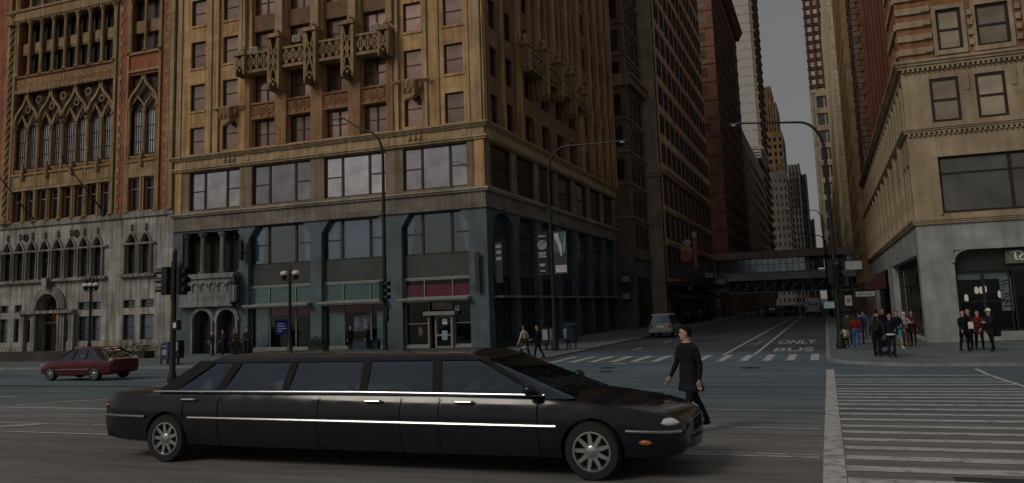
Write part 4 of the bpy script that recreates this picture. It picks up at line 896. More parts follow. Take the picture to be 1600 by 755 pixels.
# dark towers beside it
t = thing('dark_arched_tower', 'dark grey tower with a tall arched crown right of the stepped skyscraper', 'building', (-15.5, 520, 0))
m_dk = stone('dark_tower_stone', (.14, .14, .14), 3, 3, .8, .3); shaft(0, 5.8, 0, 30, 0, 84, m_dk, 3, 4); shaft(5.83, 9.2, 4, 30, 0, 78, m_dk, 2, 4, 'side_shaft')
b = MB(); b.box(1.5, -1., 58, 4.5, -.72, 76); b.lathe([(1.5, 0), (1.5, .2)], 0, 0); b.build('arched_window', m_dark, t)
t = thing('grey_slab_tower', 'small grey slab block right of the dark arched tower at the end of the street', 'building', (-11, 545, 0)); shaft(2, 7, 0, 20, 0, 52, m_deco2, 2, 4)
# right side: ribbed red wall, striped block, cream corner and gridded tower
m_rib = stone('oxblood_ribbed_wall', (.20, .072, .042), .6, 40, .8, .4, .1, stain_col=(.6, .55, .5))
t, E_, T_, we, ws = block_of('ribbed_red_building', 'dark red building with a blank finely ribbed wall rising behind the banded corner block', 5.4, 24, 101, 111.5, 60, m_rib, 'left')
b = MB(); add_wall(b, 0, we, 0, 60, []); 
for i in range(46): b.box(1.2+.38*i, -.14, 15, 1.36+.38*i, .02, 60)
E_.add(b, 'ribbed_wall', m_rib)
b = MB(); z = 14.; k = 0
while z < 58: b.box(-.08, -.16, z, .5+.25*(k % 2), .03, z+.62); z += .7; k += 1
E_.add(b, 'carved_quoins', stone('dark_quoin', (.2, .13, .08), 1, 1, .8, .5))
sa = [(-2.4-2.6*i, 6+3.6*k, 1.6, 2.4) for k in range(14) for i in range(4)]; b = MB(); add_wall(b, -ws, 0, 0, 60, ops_of(sa)); T_.add(b, 'street_wall', m_rib); windows(T_, sa, 'sash', m_frame, p_dark, .2)
m_str = stone('ochre_striped_stone', (.36, .24, .12), 2, 1, .8, .15)
t, E_, T_, we, ws = block_of('ochre_pier_building', 'ochre building with brown windows between tall piers, right of the street', 4.75, 24, 111.7, 138.6, 58, m_str, 'left')
sa = [(-1.8-2.45*i, 5.6+3.6*k, 1.5, 2.5) for k in range(14) for i in range(10)]; b = MB(); add_wall(b, -ws, 0, 0, 58, ops_of(sa), .4); T_.add(b, 'street_wall', m_str); windows(T_, sa, 'sash', m_frame, p_warm, .3, .1, 100)
b = MB()
for i in range(12): b.box(-.85-2.45*i, -.14, 4.5, -.3-2.45*i, .02, 58)
T_.add(b, 'piers', m_str); b = MB(); add_wall(b, 0, we, 0, 58, []); E_.add(b, 'party_wall', m_str)
m_cr = stone('cream_corner_stone', (.66, .57, .40), 2.5, 4, .6, .2, .06, mort=.08)
t, E_, T_, we, ws = block_of('cream_corner_building', 'cream building with a blocky pale corner pier across the railway on the right', 4.75, 30, 161, 250, 78, m_str, 'left')
ea = [(3.2+2.6*i, 5+3.9*k, 1.5, 2.5) for k in range(18) for i in range(5)]; b = MB(); add_wall(b, 0, we, 0, 78, ops_of(ea)); E_.add(b, 'east_wall', m_str); windows(E_, ea, 'sash', m_frame, p_dark, .2)
sa = [(-4-4*i, 5+3.9*k, 2.6, 2.5) for k in range(18) for i in range(21)]; b = MB(); add_wall(b, -ws, 0, 0, 78, ops_of(sa), .4); T_.add(b, 'street_wall', m_str); windows(T_, sa, 'sash', m_frame, p_warm, .3, .15, 90, 'street_window')
b = MB()
for k in range(19): b.box(-.25, -.3, .2+4.1*k, 1.7, .3, 4.1+4.1*k); b.box(-.15, -.2, 4.1+4.1*k, 1.6, .2, 4.3+4.1*k)
E_.add(b, 'corner_pier', m_cr); b = MB()
for i in range(22): b.box(-2.3-4*i, -.2, 4, -1.7-4*i, .02, 78)
T_.add(b, 'street_piers', m_cr)
m_gt = stone('dark_red_tower', (.115, .05, .038), 3, 3, .8, .3); m_gb = stone('cream_banded_stone', (.42, .37, .29), 3, 2, .8, .4)
t, E_, T_, we, ws = block_of('gridded_red_tower', 'dark red grid tower with pale square panes standing on a cream banded lower block', .45, 14, 350, 400, 150, m_gt, 'left')
ea = [(1.6+2.7*i, 90+3.75*k, 1.9, 2.2) for k in range(16) for i in range(5)]; b = MB(); add_wall(b, 0, we, 88, 150, ops_of(ea), .6); E_.add(b, 'tower_wall', m_gt); windows(E_, ea, 'sash', m_gt, pane_mat('pale_blind_glass', (.62, .52, .42), .3, .3), .45, .1, 90)
b = MB()
for i in range(6): b.box(-.1+2.7*i, -.9, 88, .55+2.7*i, .02, 150)
for k in range(17): b.box(-.4, -.35, 88.6+3.75*k, we, .02, 89.4+3.75*k)
E_.add(b, 'grid_piers', m_gt)
eb = [(3.4+3.2*i, 8+7.2*k, 2.6, 4.4) for k in range(11) for i in range(3)]; b = MB(); add_wall(b, 0, we, 0, 88, ops_of(eb), .6); b.box(-.4, -.5, 86.5, we, .02, 88.01); b.box(-.3, -.4, 30, .9, .02, 86.4)
for k in range(11): b.box(1.9, -.7, 12.8+7.2*k, we, .02, 14.6+7.2*k)
E_.add(b, 'banded_wall', m_gb); windows(E_, eb, 'sash', m_frame, p_dark, .4, .2, 40, 'lower_window')
b = MB(); add_wall(b, -ws, 0, 0, 150, []); T_.add(b, 'street_wall', m_gt)
for (nm, lb, x0, x1, y0, y1, z1, mt) in (('plain_street_block', 'plain dim block lining the left side of the street beyond the russet building', -50, -17.5, 216, 299, 48, m_deco2), ('plain_street_block', 'plain tan block lining the right side of the street before the red grid tower', 4.75, 30, 252, 348, 40, m_str)):
    sd_ = 'right' if x1 < 0 else 'left'; t, E_, T_, we, ws = block_of(nm, lb, x0, x1, y0, y1, z1, mt, sd_)
    q = 1 if sd_ == 'right' else -1; sa = [(q*(3+5*i), 5+4*k, 2.4, 2.4) for k in range(int(z1/4)-2) for i in range(int(ws/5))]
    b = MB(); add_wall(b, 0 if q > 0 else -ws, ws if q > 0 else 0, 0, z1, ops_of(sa)); T_.add(b, 'street_wall', mt); windows(T_, sa, 'sash', m_frame, p_dark, .2, .15, 90)
    b = MB(); add_wall(b, 0, we, 0, z1, []); E_.add(b, 'east_wall', mt)

# ------------------------------------------------------------------ elevated railway station over the next crossing
el = thing('elevated_station', 'elevated railway station bridging the street with a dark roof and a glazed blue-grey side', 'railway station', (-45, 143, 0))
m_stl = flat('painted_steel', (.3, .38, .43), .6, .3, .25, 2); m_glz = pane_mat('station_glazing', (.42, .54, .62), .7, .12); m_roof2 = flat('station_roof', (.36, .29, .3), .8, 0, .2, 1)
EL = Fac(el, (0, 0, 0), 0.)
b = MB(); b.prism([(0, 9.55), (75, 9.55), (75, 9.75), (58, 10.9), (17, 10.6), (0, 9.75)], -1.2, 13); EL.add(b, 'roof', m_roof2)
b = MB(); b.box(0, .3, 7.3, 42.2, .36, 9.5); EL.add(b, 'glazed_screen', m_glz); b = MB(); b.box(48.5, .3, 7.6, 75, .36, 9.5); EL.add(b, 'glazed_screen', m_glz)
b = MB()
for k in range(44): b.box(k*.98, .2, 7.2, k*.98+.09, .38, 9.55)
for k in range(28): b.box(48.5+k*.98, .2, 7.2, 48.5+k*.98+.09, .38, 9.55)
b.box(0, .1, 7.1, 75, .5, 7.32); b.box(0, .18, 8.5, 42.2, .4, 8.58); b.box(42.2, 0, 5.5, 42.9, .6, 9.55); b.box(48, 0, 4.4, 48.6, .6, 9.55); EL.add(b, 'mullions', m_stl)
b = MB(); b.box(29.5, -.25, 5.95, 75, .4, 7.05); b.box(0, .8, 5.6, 75, 12, 7.09); EL.add(b, 'fascia_girder', flat('girder_paint', (.42, .52, .57), .6, .2, .25, 1))
b = MB(); b.box(29.5, .6, 4.0, 75, .75, 5.9); EL.add(b, 'dark_screen', m_iron); b = MB()
for k in range(30): b.box(29.5+k*1.5, .4, 4., 29.6+k*1.5, .62, 5.95)
b.box(29.4, -.3, 3.85, 75, .8, 4.02)
for k in range(24):
    b.bar((30+k*1.9, .45, 4.1), (31.9+k*1.9, .45, 5.8), .1, .08)
EL.add(b, 'lattice_railing', m_stl)
b = MB(); b.box(0, 2, 4.2, 75, 2.5, 5.6); b.box(0, 10, 4.2, 75, 10.5, 5.6)
EL.add(b, 'track_girders', m_stl)
for x in (6, 27.5, 45.6, 66):
    for y in (2.25, 10.25): b = MB(); b.box(x-.3, y-.3, 0, x+.3, y+.3, 4.2); b.box(x-.5, y-.5, 0, x+.5, y+.5, .5); EL.add(b, 'column', m_stl)
b = MB(); b.box(10, 13, 0, 31, 13.5, 9.4); b = MB(); b.box(44.0, -.5, 9.1, 44.8, .6, 9.6); EL.add(b, 'sign_bracket', m_iron)

# ------------------------------------------------------------------ vehicles
m_tyre = flat('tyre_rubber', (.012, .012, .013), .8); m_rim = flat('alloy', (.5, .51, .53), .25, .9, .1); m_chrome = flat('chrome', (.40, .41, .43), .2, 1., .1)
g_car = clear_glass('car_glass', (.60, .68, .76), .10, (.62, .80, 1, 1)); m_head = flat('headlamp_glass', (.75, .76, .78), .12, .3, .06); m_tail = flat('tail_lamp', (.30, .015, .012), .3)
m_under = flat('underbody', (.006, .006, .006), .9)
def body_ring(x, w_, zb, zt, cr=.03):
    h = zt-zb; half = [(-.0, zb), (-.75*w_, zb), (-.95*w_, zb+.08*h), (-w_, zb+.35*h), (-w_, zb+.62*h), (-.985*w_, zt-.16*h), (-.93*w_, zt-.04*h), (-.8*w_, zt), (-.4*w_, zt+cr*.8)]
    pts = half+[(0, zt+cr)]+[(-y, z) for y, z in half[:0:-1]]
    return [(x, y, z) for y, z in pts]
def rrect(x0, x1, w_, z, r, n=4):
    out = []
    for cx, cy, a in ((x1-r, w_-r, 0), (x0+r, w_-r, 90), (x0+r, -w_+r, 180), (x1-r, -w_+r, 270)):
        for i in range(n+1): t_ = radians(a+90*i/n); out.append((cx+r*cos(t_), cy+r*sin(t_), z))
    return out
def vehicle(name, label, cat, loc, rot, st, wheels, wr, belt, roof, paint, pillars, spokes=7, group=None, arch=1.12):
    """st: stations (x, half width, z low, z top); belt/roof: (x rear, x front, half width, z)"""
    t = thing(name, label, cat, loc, rot, group); wmax = max(s_[1] for s_ in st)
    b = MB(); b.loft([body_ring(*s_) for s_ in st]); o = b.build('tmpbody', paint)
    cuts = []
    for x in wheels:
        for sg in (-1, 1):
            c_ = MB(); n = 24; c_.loft([[(x+wr*arch*cos(2*pi*k/n), y, wr+wr*arch*sin(2*pi*k/n)) for k in range(n)] for y in (sg*(wmax-.3), sg*(wmax+.3))]); co = c_.build('cut', m_under); cuts.append(co)
            md = o.modifiers.new('b', 'BOOLEAN'); md.operation = 'DIFFERENCE'; md.object = co; md.solver = 'EXACT'
    me = evaluated(o, 'body'); bpy.data.objects.remove(o)
    for c_ in cuts: bpy.data.objects.remove(c_)
    link('body', me, t, smooth=True)
    (bx0, bx1, bw, bz), (rx0, rx1, rw, rz) = belt, roof
    def cab(q, off=0.): return rrect(bx0+(rx0-bx0)*q-off, bx1+(rx1-bx1)*q+off, bw+(rw-bw)*q+off, bz+(rz-bz)*q, .16+.06*q)
    b = MB(); b.loft([cab(-.1), cab(.35), cab(.7), cab(.97)]); b.build('windows', g_car, t, smooth=True)
    b = MB(); b.loft([cab(.90, .016), cab(.97, .016), rrect(rx0+.06, rx1-.08, rw-.05, rz+.035, .22), rrect(rx0+.3, rx1-.35, rw-.28, rz+.06, .25)]); ro = b.build('roof', paint, t, smooth=True)
    dz = rz-bz
    for sg in (-1, 1):
        for xb, xt, pw in pillars:
            a0, a1 = Vector((xb, sg*(bw+.012), bz-.04)), Vector((xt, sg*(rw+.02), rz-.02)); hw = Vector((pw/2, 0, 0)); dp = Vector((0, sg*.03, 0)); b = MB()
            b.loft([[c_-hw-dp, c_+hw-dp, c_+hw+dp*.1, c_-hw+dp*.1] for c_ in (a0, a0.lerp(a1, .5)+Vector((0, sg*.012, 0)), a1)]); b.build('pillar', m_under, t)
    for x in wheels:
        for sg in (-1, 1):
            b = MB(); n = 28; y0 = sg*(wmax-.01); y1 = sg*(wmax-.24); prof = [(wr*.66, y0), (wr*.70, y0+sg*.012), (wr*.93, y0+sg*.008), (wr, y0-sg*.05), (wr, y1+sg*.04), (wr*.9, y1)]
            b.loft([[(r*cos(2*pi*k/n), y, r*sin(2*pi*k/n)) for k in range(n)] for r, y in prof], False); wo = b.build('wheel', m_tyre, t, (x, 0, wr), 0, True)
            b = MB(); b.loft([[(r*cos(2*pi*k/n), y, r*sin(2*pi*k/n)) for k in range(n)] for r, y in ((wr*.70, y0+sg*.004), (wr*.62, y0+sg*.006), (wr*.58, y0-sg*.05), (wr*.57, y0-sg*.09))], False)
            for k in range(spokes):
                a = 2*pi*k/spokes+.3; d = Vector((cos(a), 0, sin(a))); p_ = Vector((-sin(a), 0, cos(a)))
                b.loft([[d*r+p_*ww+Vector((0, y0-sg*.01, 0)), d*r-p_*ww+Vector((0, y0-sg*.01, 0)), d*r-p_*ww+Vector((0, y0-sg*.04, 0)), d*r+p_*ww+Vector((0, y0-sg*.04, 0))] for r, ww in ((.03, wr*.09), (wr*.6, wr*.06))])
            b.loft([[(r*cos(2*pi*k/12), y, r*sin(2*pi*k/12)) for k in range(12)] for r, y in ((wr*.2, y0-sg*.04), (wr*.2, y0), (wr*.14, y0+sg*.01))]); b.build('rim', m_rim, wo, (0, 0, 0), 0, True); b = MB(); b.loft([[(r*cos(2*pi*k/n), y0-sg*d_, r*sin(2*pi*k/n)) for k in range(n)] for r, d_ in ((wr*.68, .12), (wr*.68, .16))]); b.build('brake_disc', m_tyre, wo)
    return t
pm_seat = flat('grey_leather', (.09, .085, .08), .6)
# stretch limousine: nose to +X
lp = car_paint('midnight_limousine_paint', (.004, .006, .012), .15)
lst = [(-4.70, .80, .42, .96), (-4.62, .90, .30, 1.0), (-4.3, .97, .26, 1.03), (-3.4, 1.0, .22, 1.06), (-2, 1.01, .2, 1.05), (0, 1.01, .2, 1.04), (1.8, 1.01, .2, 1.03), (2.8, 1.0, .2, 1.0), (3.3, .985, .22, .945), (3.85, .95, .24, .875), (4.15, .90, .25, .80), (4.33, .82, .3, .72), (4.40, .72, .38, .64)]
limo = vehicle('stretch_limousine', 'long dark stretch limousine with chrome mouldings crossing in the foreground', 'limousine', (-6.1, 10.84, .49), 0., lst, (-3.34, 3.29), .355,
               (-3.75, 2.95, .93, 1.02), (-2.75, 1.75, .70, 1.50), lp, [(-3.5, -2.75, .34), (-2.45, -2.2, .16), (-1.25, -1.2, .12), (.05, .02, .12), (1.2, 1.1, .14), (2.72, 1.75, .1)], 9)
def strip(parent, pts, rad, name, mat, flatr=.5):
    b = MB(); b.tube(pts, rad, 8); return b.build(name, mat, parent, smooth=True)
for sg in (-1, 1):
    strip(limo, [(-3.6, sg*.965, 1.045), (0, sg*.975, 1.05), (2.7, sg*.96, 1.02)], .016, 'window_trim', m_chrome)
    strip(limo, [(-4.62, sg*.915, .68), (-4.3, sg*.985, .68), (-3.8, sg*1.01, .675), (-3.73, sg*1.012, .675)], .022, 'side_moulding', m_chrome)
    strip(limo, [(-2.9, sg*1.012, .67), (0, sg*1.022, .66), (2.85, sg*1.012, .645)], .022, 'side_moulding', m_chrome)
    strip(limo, [(3.72, sg*.972, .60), (3.95, sg*.955, .595), (4.2, sg*.91, .59), (4.36, sg*.81, .59)], .024, 'side_moulding', m_chrome)
    for x in (-2.9, .25, 1.6):
        strip(limo, [(x-.12, sg*1.005, .93), (x-.1, sg*1.035, .935), (x+.12, sg*1.035, .935), (x+.14, sg*1.005, .93)], .018, 'door_handle', m_chrome)
    b = MB()
    for x in (-3.0, -2.35, -.62, .68, 1.25, 2.62): b.tube([(x, sg*1.0, .24), (x-.02, sg*1.014, .5), (x-.02, sg*1.008, .85), (x, sg*.985, .98)], .006, 4)
    b.build('door_seams', m_under, limo)
    b = MB(); b.ball((4.04, sg*.78, .69), (.30, .12, .075), 16, 10); b.build('headlamp', m_head, limo, smooth=True)
    b = MB(); b.ball((3.95, sg*.958, .47), (.08, .015, .03), 8, 5); b.build('side_marker', flat('amber_lens', (.35, .12, .02), .3), limo)
    b = MB(); b.ball((-4.6, sg*.72, .82), (.13, .2, .1), 10, 6); b.build('tail_lamp', m_tail, limo, smooth=True)
    b = MB(); b.ball((2.55, sg*1.10, 1.10), (.09, .1, .075), 10, 6); b.tube([(2.6, sg*.95, 1.03), (2.57, sg*1.05, 1.07)], .025, 6); b.build('door_mirror', lp, limo, smooth=True)
b = MB(); b.box(4.30, -.36, .50, 4.435, .36, .69)
g_ = b.build('grille', m_chrome, limo); b = MB()
for k in range(9): b.box(4.43, -.33+k*.077, .515, 4.442, -.33+k*.077+.035, .675)
b.build('grille_slots', m_under, g_)
b = MB(); b.loft([[(x, y, z) for x, z in ((4.15, .34), (4.47-.35*(y/.9)**2, .34), (4.49-.35*(y/.9)**2, .46), (4.15, .48))] for y in (-.88, -.6, -.3, 0, .3, .6, .88)]); b.build('bumper', lp, limo, smooth=True)
b = MB(); b.loft([[(x, y, z) for x, z in ((-4.5, .36), (-4.8+.3*(y/.9)**2, .36), (-4.82+.3*(y/.9)**2, .52), (-4.5, .54))] for y in (-.9, -.6, -.3, 0, .3, .6, .9)]); b.build('bumper', lp, limo, smooth=True)
for x, h_ in ((-2.75, .95), (-1.4, .9), (1.1, .95)):
    for y in ((-.4, .4) if x > 0 else (0,)):
        b = MB(); wd_ = .26 if x > 0 else .75; b.loft([rrect(x-.1, x+.12, wd_, .6, .05), rrect(x-.16, x+.06, wd_, h_+.1, .05), rrect(x-.2, x, wd_*.9, h_+.27, .05)]); b.build('seat', pm_seat, limo, smooth=True)
b = MB(); b.box(.62, -.66, .6, .66, .66, 1.36); b.build('partition', m_under, limo)
# red hatchback
rp = car_paint('wine_red_paint', (.085, .006, .012), .22)
red = vehicle('red_hatchback', 'dark red hatchback driving left along the far lanes of the avenue', 'car', (-31.75, 28.35, gz(28.3)+.03), pi,
              [(-2.25, .72, .4, .86), (-2.15, .82, .3, .93), (-1.5, .87, .22, .97), (0, .88, .2, .95), (.9, .87, .2, .92), (1.5, .85, .22, .84), (2.0, .78, .26, .72), (2.25, .6, .32, .6)], (-1.3, 1.35), .31, (-2.1, 1.25, .82, .92), (-1.15, .2, .62, 1.40), rp, [(-1.85, -1.15, .3), (-.75, -.68, .1), (.05, .0, .1), (1.1, .25, .09)])
for sg in (-1, 1):
    strip(red, [(-1.0, sg*.89, .5), (1.0, sg*.885, .49)], .018, 'side_moulding', m_chrome)
    b = MB(); b.ball((2.02, sg*.55, .66), (.2, .2, .08), 10, 6); b.build('headlamp', m_head, red, smooth=True)
    b = MB(); b.ball((-2.12, sg*.68, .86), (.1, .14, .14), 10, 6); b.build('tail_lamp', flat('pale_tail_lamp', (.55, .35, .35), .25), red, smooth=True)
# parked SUV
sp = car_paint('silver_paint', (.30, .31, .33), .3)
SUVST = [(-2.3, .78, .42, 1.02), (-2.2, .9, .34, 1.08), (-1, .95, .28, 1.1), (1, .95, .28, 1.08), (1.4, .94, .3, 1.04), (2.1, .9, .34, .96), (2.35, .78, .42, .84)]
def suv(name, label, loc, rot, paint, hz=1.78, group=None):
    t = vehicle(name, label, 'car', loc, rot, SUVST, (-1.4, 1.45), .36, (-2.22, 1.35, .9, 1.06), (-2.05, .55, .74, hz), paint, [(-2.0, -1.9, .22), (-.9, -.88, .12), (.1, .05, .1), (1.2, .6, .1)], 6, group)
    for sg in (-1, 1):
        b = MB(); b.box(-2.34, sg*.72-.1, .78, -2.22, sg*.72+.1, 1.0); b.build('tail_lamp', m_tail, t)
        b = MB(); b.ball((2.28, sg*.62, .74), (.1, .18, .08), 8, 5); b.build('headlamp', m_head, t, smooth=True)
    b = MB(); b.box(-2.42, -.86, .42, -2.25, .86, .62); b.build('bumper', m_chrome, t); b = MB(); b.box(-2.34, -.26, .78, -2.3, .26, .92); b.build('number_plate', m_white, t)
    b = MB(); b.box(2.3, -.5, .55, 2.4, .5, .78); b.build('grille', m_iron, t)
    return t
suv('parked_suv', 'silver sport utility car parked at the left kerb of the cross street', (-12.1, 65.4, .0), pi/2, sp)
suv('distant_car', 'dark car waiting under the elevated station left of the white van', (-8.4, 136.5, .0), -pi/2, car_paint('graphite_paint', (.03, .033, .04)), 1.5)
suv('distant_car', 'maroon car under the elevated station next to the dark waiting car', (-5.6, 141, .0), -pi/2, car_paint('maroon_paint', (.09, .012, .02)), 1.5)
vn = thing('shuttle_van', 'white high-roofed shuttle van driving away below the elevated station', 'van', (-1.95, 131, 0), pi/2)
vp_ = car_paint('white_van_paint', (.62, .64, .66), .35)
b = MB(); b.loft([rrect(0, 5.8, 1.0, .45, .15), rrect(0, 5.8, 1.08, .8, .15), rrect(0, 5.75, 1.08, 1.6, .15), rrect(0.05, 5.3, .98, 2.4, .18), rrect(.12, 5., .9, 2.66, .25), rrect(.4, 4.6, .6, 2.72, .25)]); b.build('body', vp_, vn, smooth=True)
b = MB(); b.box(-.03, -.72, 1.5, .05, .72, 2.1); b.build('rear_window', g_car, vn)
for sg in (-1, 1):
    b = MB(); b.box(-.04, sg*.92-.07, 1.0, .06, sg*.92+.07, 1.45); b.build('tail_lamp', m_tail, vn); b = MB(); b.box(.6, sg*1.06-.02, 1.55, 4.6, sg*1.06+.02, 2.1); b.build('side_window', g_car, vn)
b = MB(); b.box(-.16, -1.0, .42, .02, 1.0, .66); b.build('bumper', m_iron, vn); b = MB(); b.box(-.05, -.35, 1.85, -.03, .35, 1.95); b.build('marker_lamps', m_head, vn)
for x in (1.2, 4.5):
    for sg in (-1, 1): b = MB(); b.loft([[(x+r*cos(k*pi/9), sg*y, .38+r*sin(k*pi/9)) for k in range(18)] for r, y in ((.2, 1.06), (.36, 1.05), (.38, .98), (.36, .8))]); b.build('wheel', m_tyre, vn)

# ------------------------------------------------------------------ people
PM = {}
def pm(col, rough=.85):
    k = tuple(round(c, 3) for c in col)
    if k not in PM: PM[k] = flat('cloth_%d' % len(PM), col, rough, 0, .3, 9, spec=.12, bump=.6)
    return PM[k]
SK = flat('skin', (.36, .22, .155), .55, 0, .08); SKL = flat('skin_light', (.45, .29, .21), .55, 0, .08)
def head_mesh(b, c, s_=1., rot=0.):
    old = b.T; b.T = Matrix.Translation(c) @ Matrix.Rotation(rot, 4, 'Z') @ Matrix.Scale(s_, 4)
    rings = []; n = 16
    for z, rx, ry, yo in ((-.118, .03, .03, -.035), (-.108, .045, .05, -.03), (-.085, .058, .07, -.018), (-.045, .068, .084, -.006), (0, .074, .094, 0), (.04, .076, .097, .004), (.08, .068, .088, .008), (.105, .048, .064, .008), (.12, .015, .02, .008)):
        rings.append([(rx*cos(2*pi*k/n), yo+ry*sin(2*pi*k/n), z) for k in range(n)])
    b.loft(rings); b.loft([[(x*w_, -.092-d, z) for x, w_ in ((-1, w0), (1, w0))]+[(0, -.088-d2, z)] for z, w0, d, d2 in ((.02, .008, -.01, .002), (-.02, .014, -.012, .022), (-.034, .016, -.01, .016), (-.04, .008, -.01, .0))])
    for sg in (-1, 1): b.ball((sg*.076, .01, -.005), (.012, .022, .034), 8, 5)
    b.cur = 4
    for sg in (-1, 1): b.ball((sg*.031, -.084, .008), (.013, .008, .007), 8, 4); b.box(sg*.031-.017, -.096, .024, sg*.031+.017, -.08, .03)
    b.box(-.022, -.089, -.066, .022, -.078, -.060); b.cur = 0; b.T = old
def hand_mesh(b, wrist, d, s_, side):
    d = Vector(d).normalized(); lat = Vector((0, 1, 0)) if abs(d.y) < .8 else Vector((0, 0, 1)); lat = (lat-d*lat.dot(d)).normalized(); nrm = d.cross(lat)*side
    w = Vector(wrist)
    b.loft([[w+d*t_*s_+lat*lw*s_*cos(2*pi*k/8)+nrm*.014*s_*sin(2*pi*k/8) for k in range(8)] for t_, lw in ((-.03, .026), (.02, .034), (.06, .042), (.09, .04))])
    for i, ln in enumerate((.068, .08, .074, .056)):
        p = w+d*.085*s_+lat*(-.03+.02*i)*s_; q = p+d*ln*.55*s_+nrm*.012*s_; r = q+(d*ln*.4+nrm*.03)*s_; b.tube([p, q, r], [.0095*s_, .009*s_, .007*s_], 6)
    p = w+d*.025*s_-lat*.03*s_; b.tube([p, p+(d*.03-lat*.022+nrm*.01)*s_, p+(d*.062-lat*.024+nrm*.025)*s_], [.012*s_, .0105*s_, .008*s_], 6)
BODY = {}
def person(label, loc, face, h=1.75, legs=((.05, .05), (-.05, .05)), arms=((.1, .2), (-.05, .2)), top=(.03, .03, .035), trousers=(.02, .022, .03), shoes=(.02, .018, .016), skin=None, hair=(.02, .014, .01), hl='short', coat=0., shorts=False, vox=.022, group=None, headturn=0., lean=0., wide=1., hat=None):
    """face: heading angle, 0 faces the camera side (-Y). Body is one remeshed surface; tags choose cloth per region."""
    k_ = h/1.75; skin = skin or SK; pts = []; b = MB()
    def seg(tagi): pts.append((len(b.v), tagi))
    ank = []; kn = []
    for sg, (a, kb) in zip((1, -1), legs):
        hp = Vector((sg*.095, 0, .93)); K = hp+.44*Vector((sg*.02, -sin(a), -cos(a))); A_ = K+.43*Vector((0, -sin(a-kb), -cos(a-kb))); ank.append((hp, K, A_))
    dz = .075-min(q[2].z for q in ank)
    for sg, (hp, K, A_) in zip((1, -1), ank):
        up = Vector((0, 0, dz)); hp, K, A_ = hp+up, K+up, A_+up
        seg(2); b.tube([hp+Vector((0, 0, .06)), hp.lerp(K, .2), hp.lerp(K, .4), hp.lerp(K, .6), hp.lerp(K, .8), K], [.098*wide, .093*wide, .086*wide, .078, .07, .064], 10)
        seg(1.5 if shorts else 2); b.tube([K.lerp(A_, .02), K.lerp(A_, .2), K.lerp(A_, .4), K.lerp(A_, .6), K.lerp(A_, .8), A_], [.063, .065, .064, .058, .05, .045], 10)
        seg(3); q = b.T; b.ball(A_+Vector((0, -.06, -.03)), (.045, .125, .042), 10, 6)
    def R_(z, rx, ry, y=0.): y += -lean*(z-.95); return [(rx*wide*cos(2*pi*i/14), y+ry*wide*sin(2*pi*i/14), z+dz) for i in range(14)]
    seg(2); b.loft([R_(.84, .12, .09), R_(.9, .165, .12), R_(.98, .165, .12)])
    seg(1); b.loft([R_(.94, .168, .124), R_(1.08, .152, .112), R_(1.22, .172, .12), R_(1.34, .19, .118), R_(1.42, .175, .105), R_(1.455, .125, .09), R_(1.48, .078, .074)])
    if coat: b.loft([R_(.94-coat, .2+coat*.08, .15+coat*.1), R_(.94-coat*.4, .19, .142), R_(1.1, .165, .125)])
    seg(0); b.loft([R_(1.485, .066, .066), R_(1.5, .056, .058), R_(1.57, .054, .058, -.01)])
    hands = []
    for sg, (a, e) in zip((1, -1), arms):
        sh = Vector((sg*.2*wide, -lean*.43, 1.40+dz)); el_ = sh+.29*Vector((sg*.16, -sin(a), -cos(a))); wr = el_+.25*Vector((sg*.02-.3*sg*(e > .8), -sin(a+e), -cos(a+e)))
        seg(1); b.tube([sh-Vector((sg*.04, 0, -.01)), sh.lerp(el_, .4), el_], [.062, .056, .045], 10); b.tube([el_+(sh-el_)*.06, el_.lerp(wr, .3), wr], [.045, .047, .032], 10); hands.append((wr, wr-el_, sg))
    o = b.build('tmpbody', skin); md = o.modifiers.new('r', 'REMESH'); md.mode = 'VOXEL'; md.voxel_size = vox
    sm = o.modifiers.new('s', 'SMOOTH'); sm.factor = .5; sm.iterations = 3
    me = evaluated(o, 'person'); bpy.data.objects.remove(o)
    kd = kdtree.KDTree(len(b.v)); tg = []
    for i, v in enumerate(b.v): kd.insert(v, i)
    kd.balance()
    for i in range(len(pts)):
        e = pts[i+1][0] if i+1 < len(pts) else len(b.v); tg += [pts[i][1]]*(e-pts[i][0])
    out = MB(); out.v = [v.co.copy() for v in me.vertices]
    for p in me.polygons:
        z_ = tg[kd.find(p.center)[1]]; out.f.append(tuple(p.vertices)); out.mi.append({0: 0, 1: 1, 2: 2, 3: 3, 1.5: 0}[z_])
    bpy.data.meshes.remove(me)
    hc = Vector((0, -.012-lean*.7, 1.635+dz)); head_mesh(out, hc, 1.0, headturn)
    for wr, d, sg in hands: hand_mesh(out, wr, d, 1., sg)
    for v in out.v: v *= k_
    me = out.mesh('person', [skin, pm(top), pm(trousers), pm(shoes), m_iron])
    ob = link('person', me, None, loc, face, True); tag(ob, label, 'person', group)
    if hair:
        hb = MB(); T_ = Matrix.Scale(k_, 4) @ Matrix.Translation(hc) @ Matrix.Rotation(headturn, 4, 'Z'); hb.T = T_
        hb.loft([[(rx*cos(2*pi*i/14), yo+ry*sin(2*pi*i/14), z+(.05 if sin(2*pi*i/14) < -.2 and z < .06 else 0)) for i in range(14)] for z, rx, ry, yo in (((-.16, .06, .05, .07), (-.08, .084, .075, .045)) if hl == 'long' else ((-.06, .06, .05, .06),))+((.0, .079, .084, .022), (.05, .081, .100, .010), (.095, .069, .090, .012), (.125, .03, .04, .012))])
        hb.build('hair', pm(hair), ob, smooth=True)
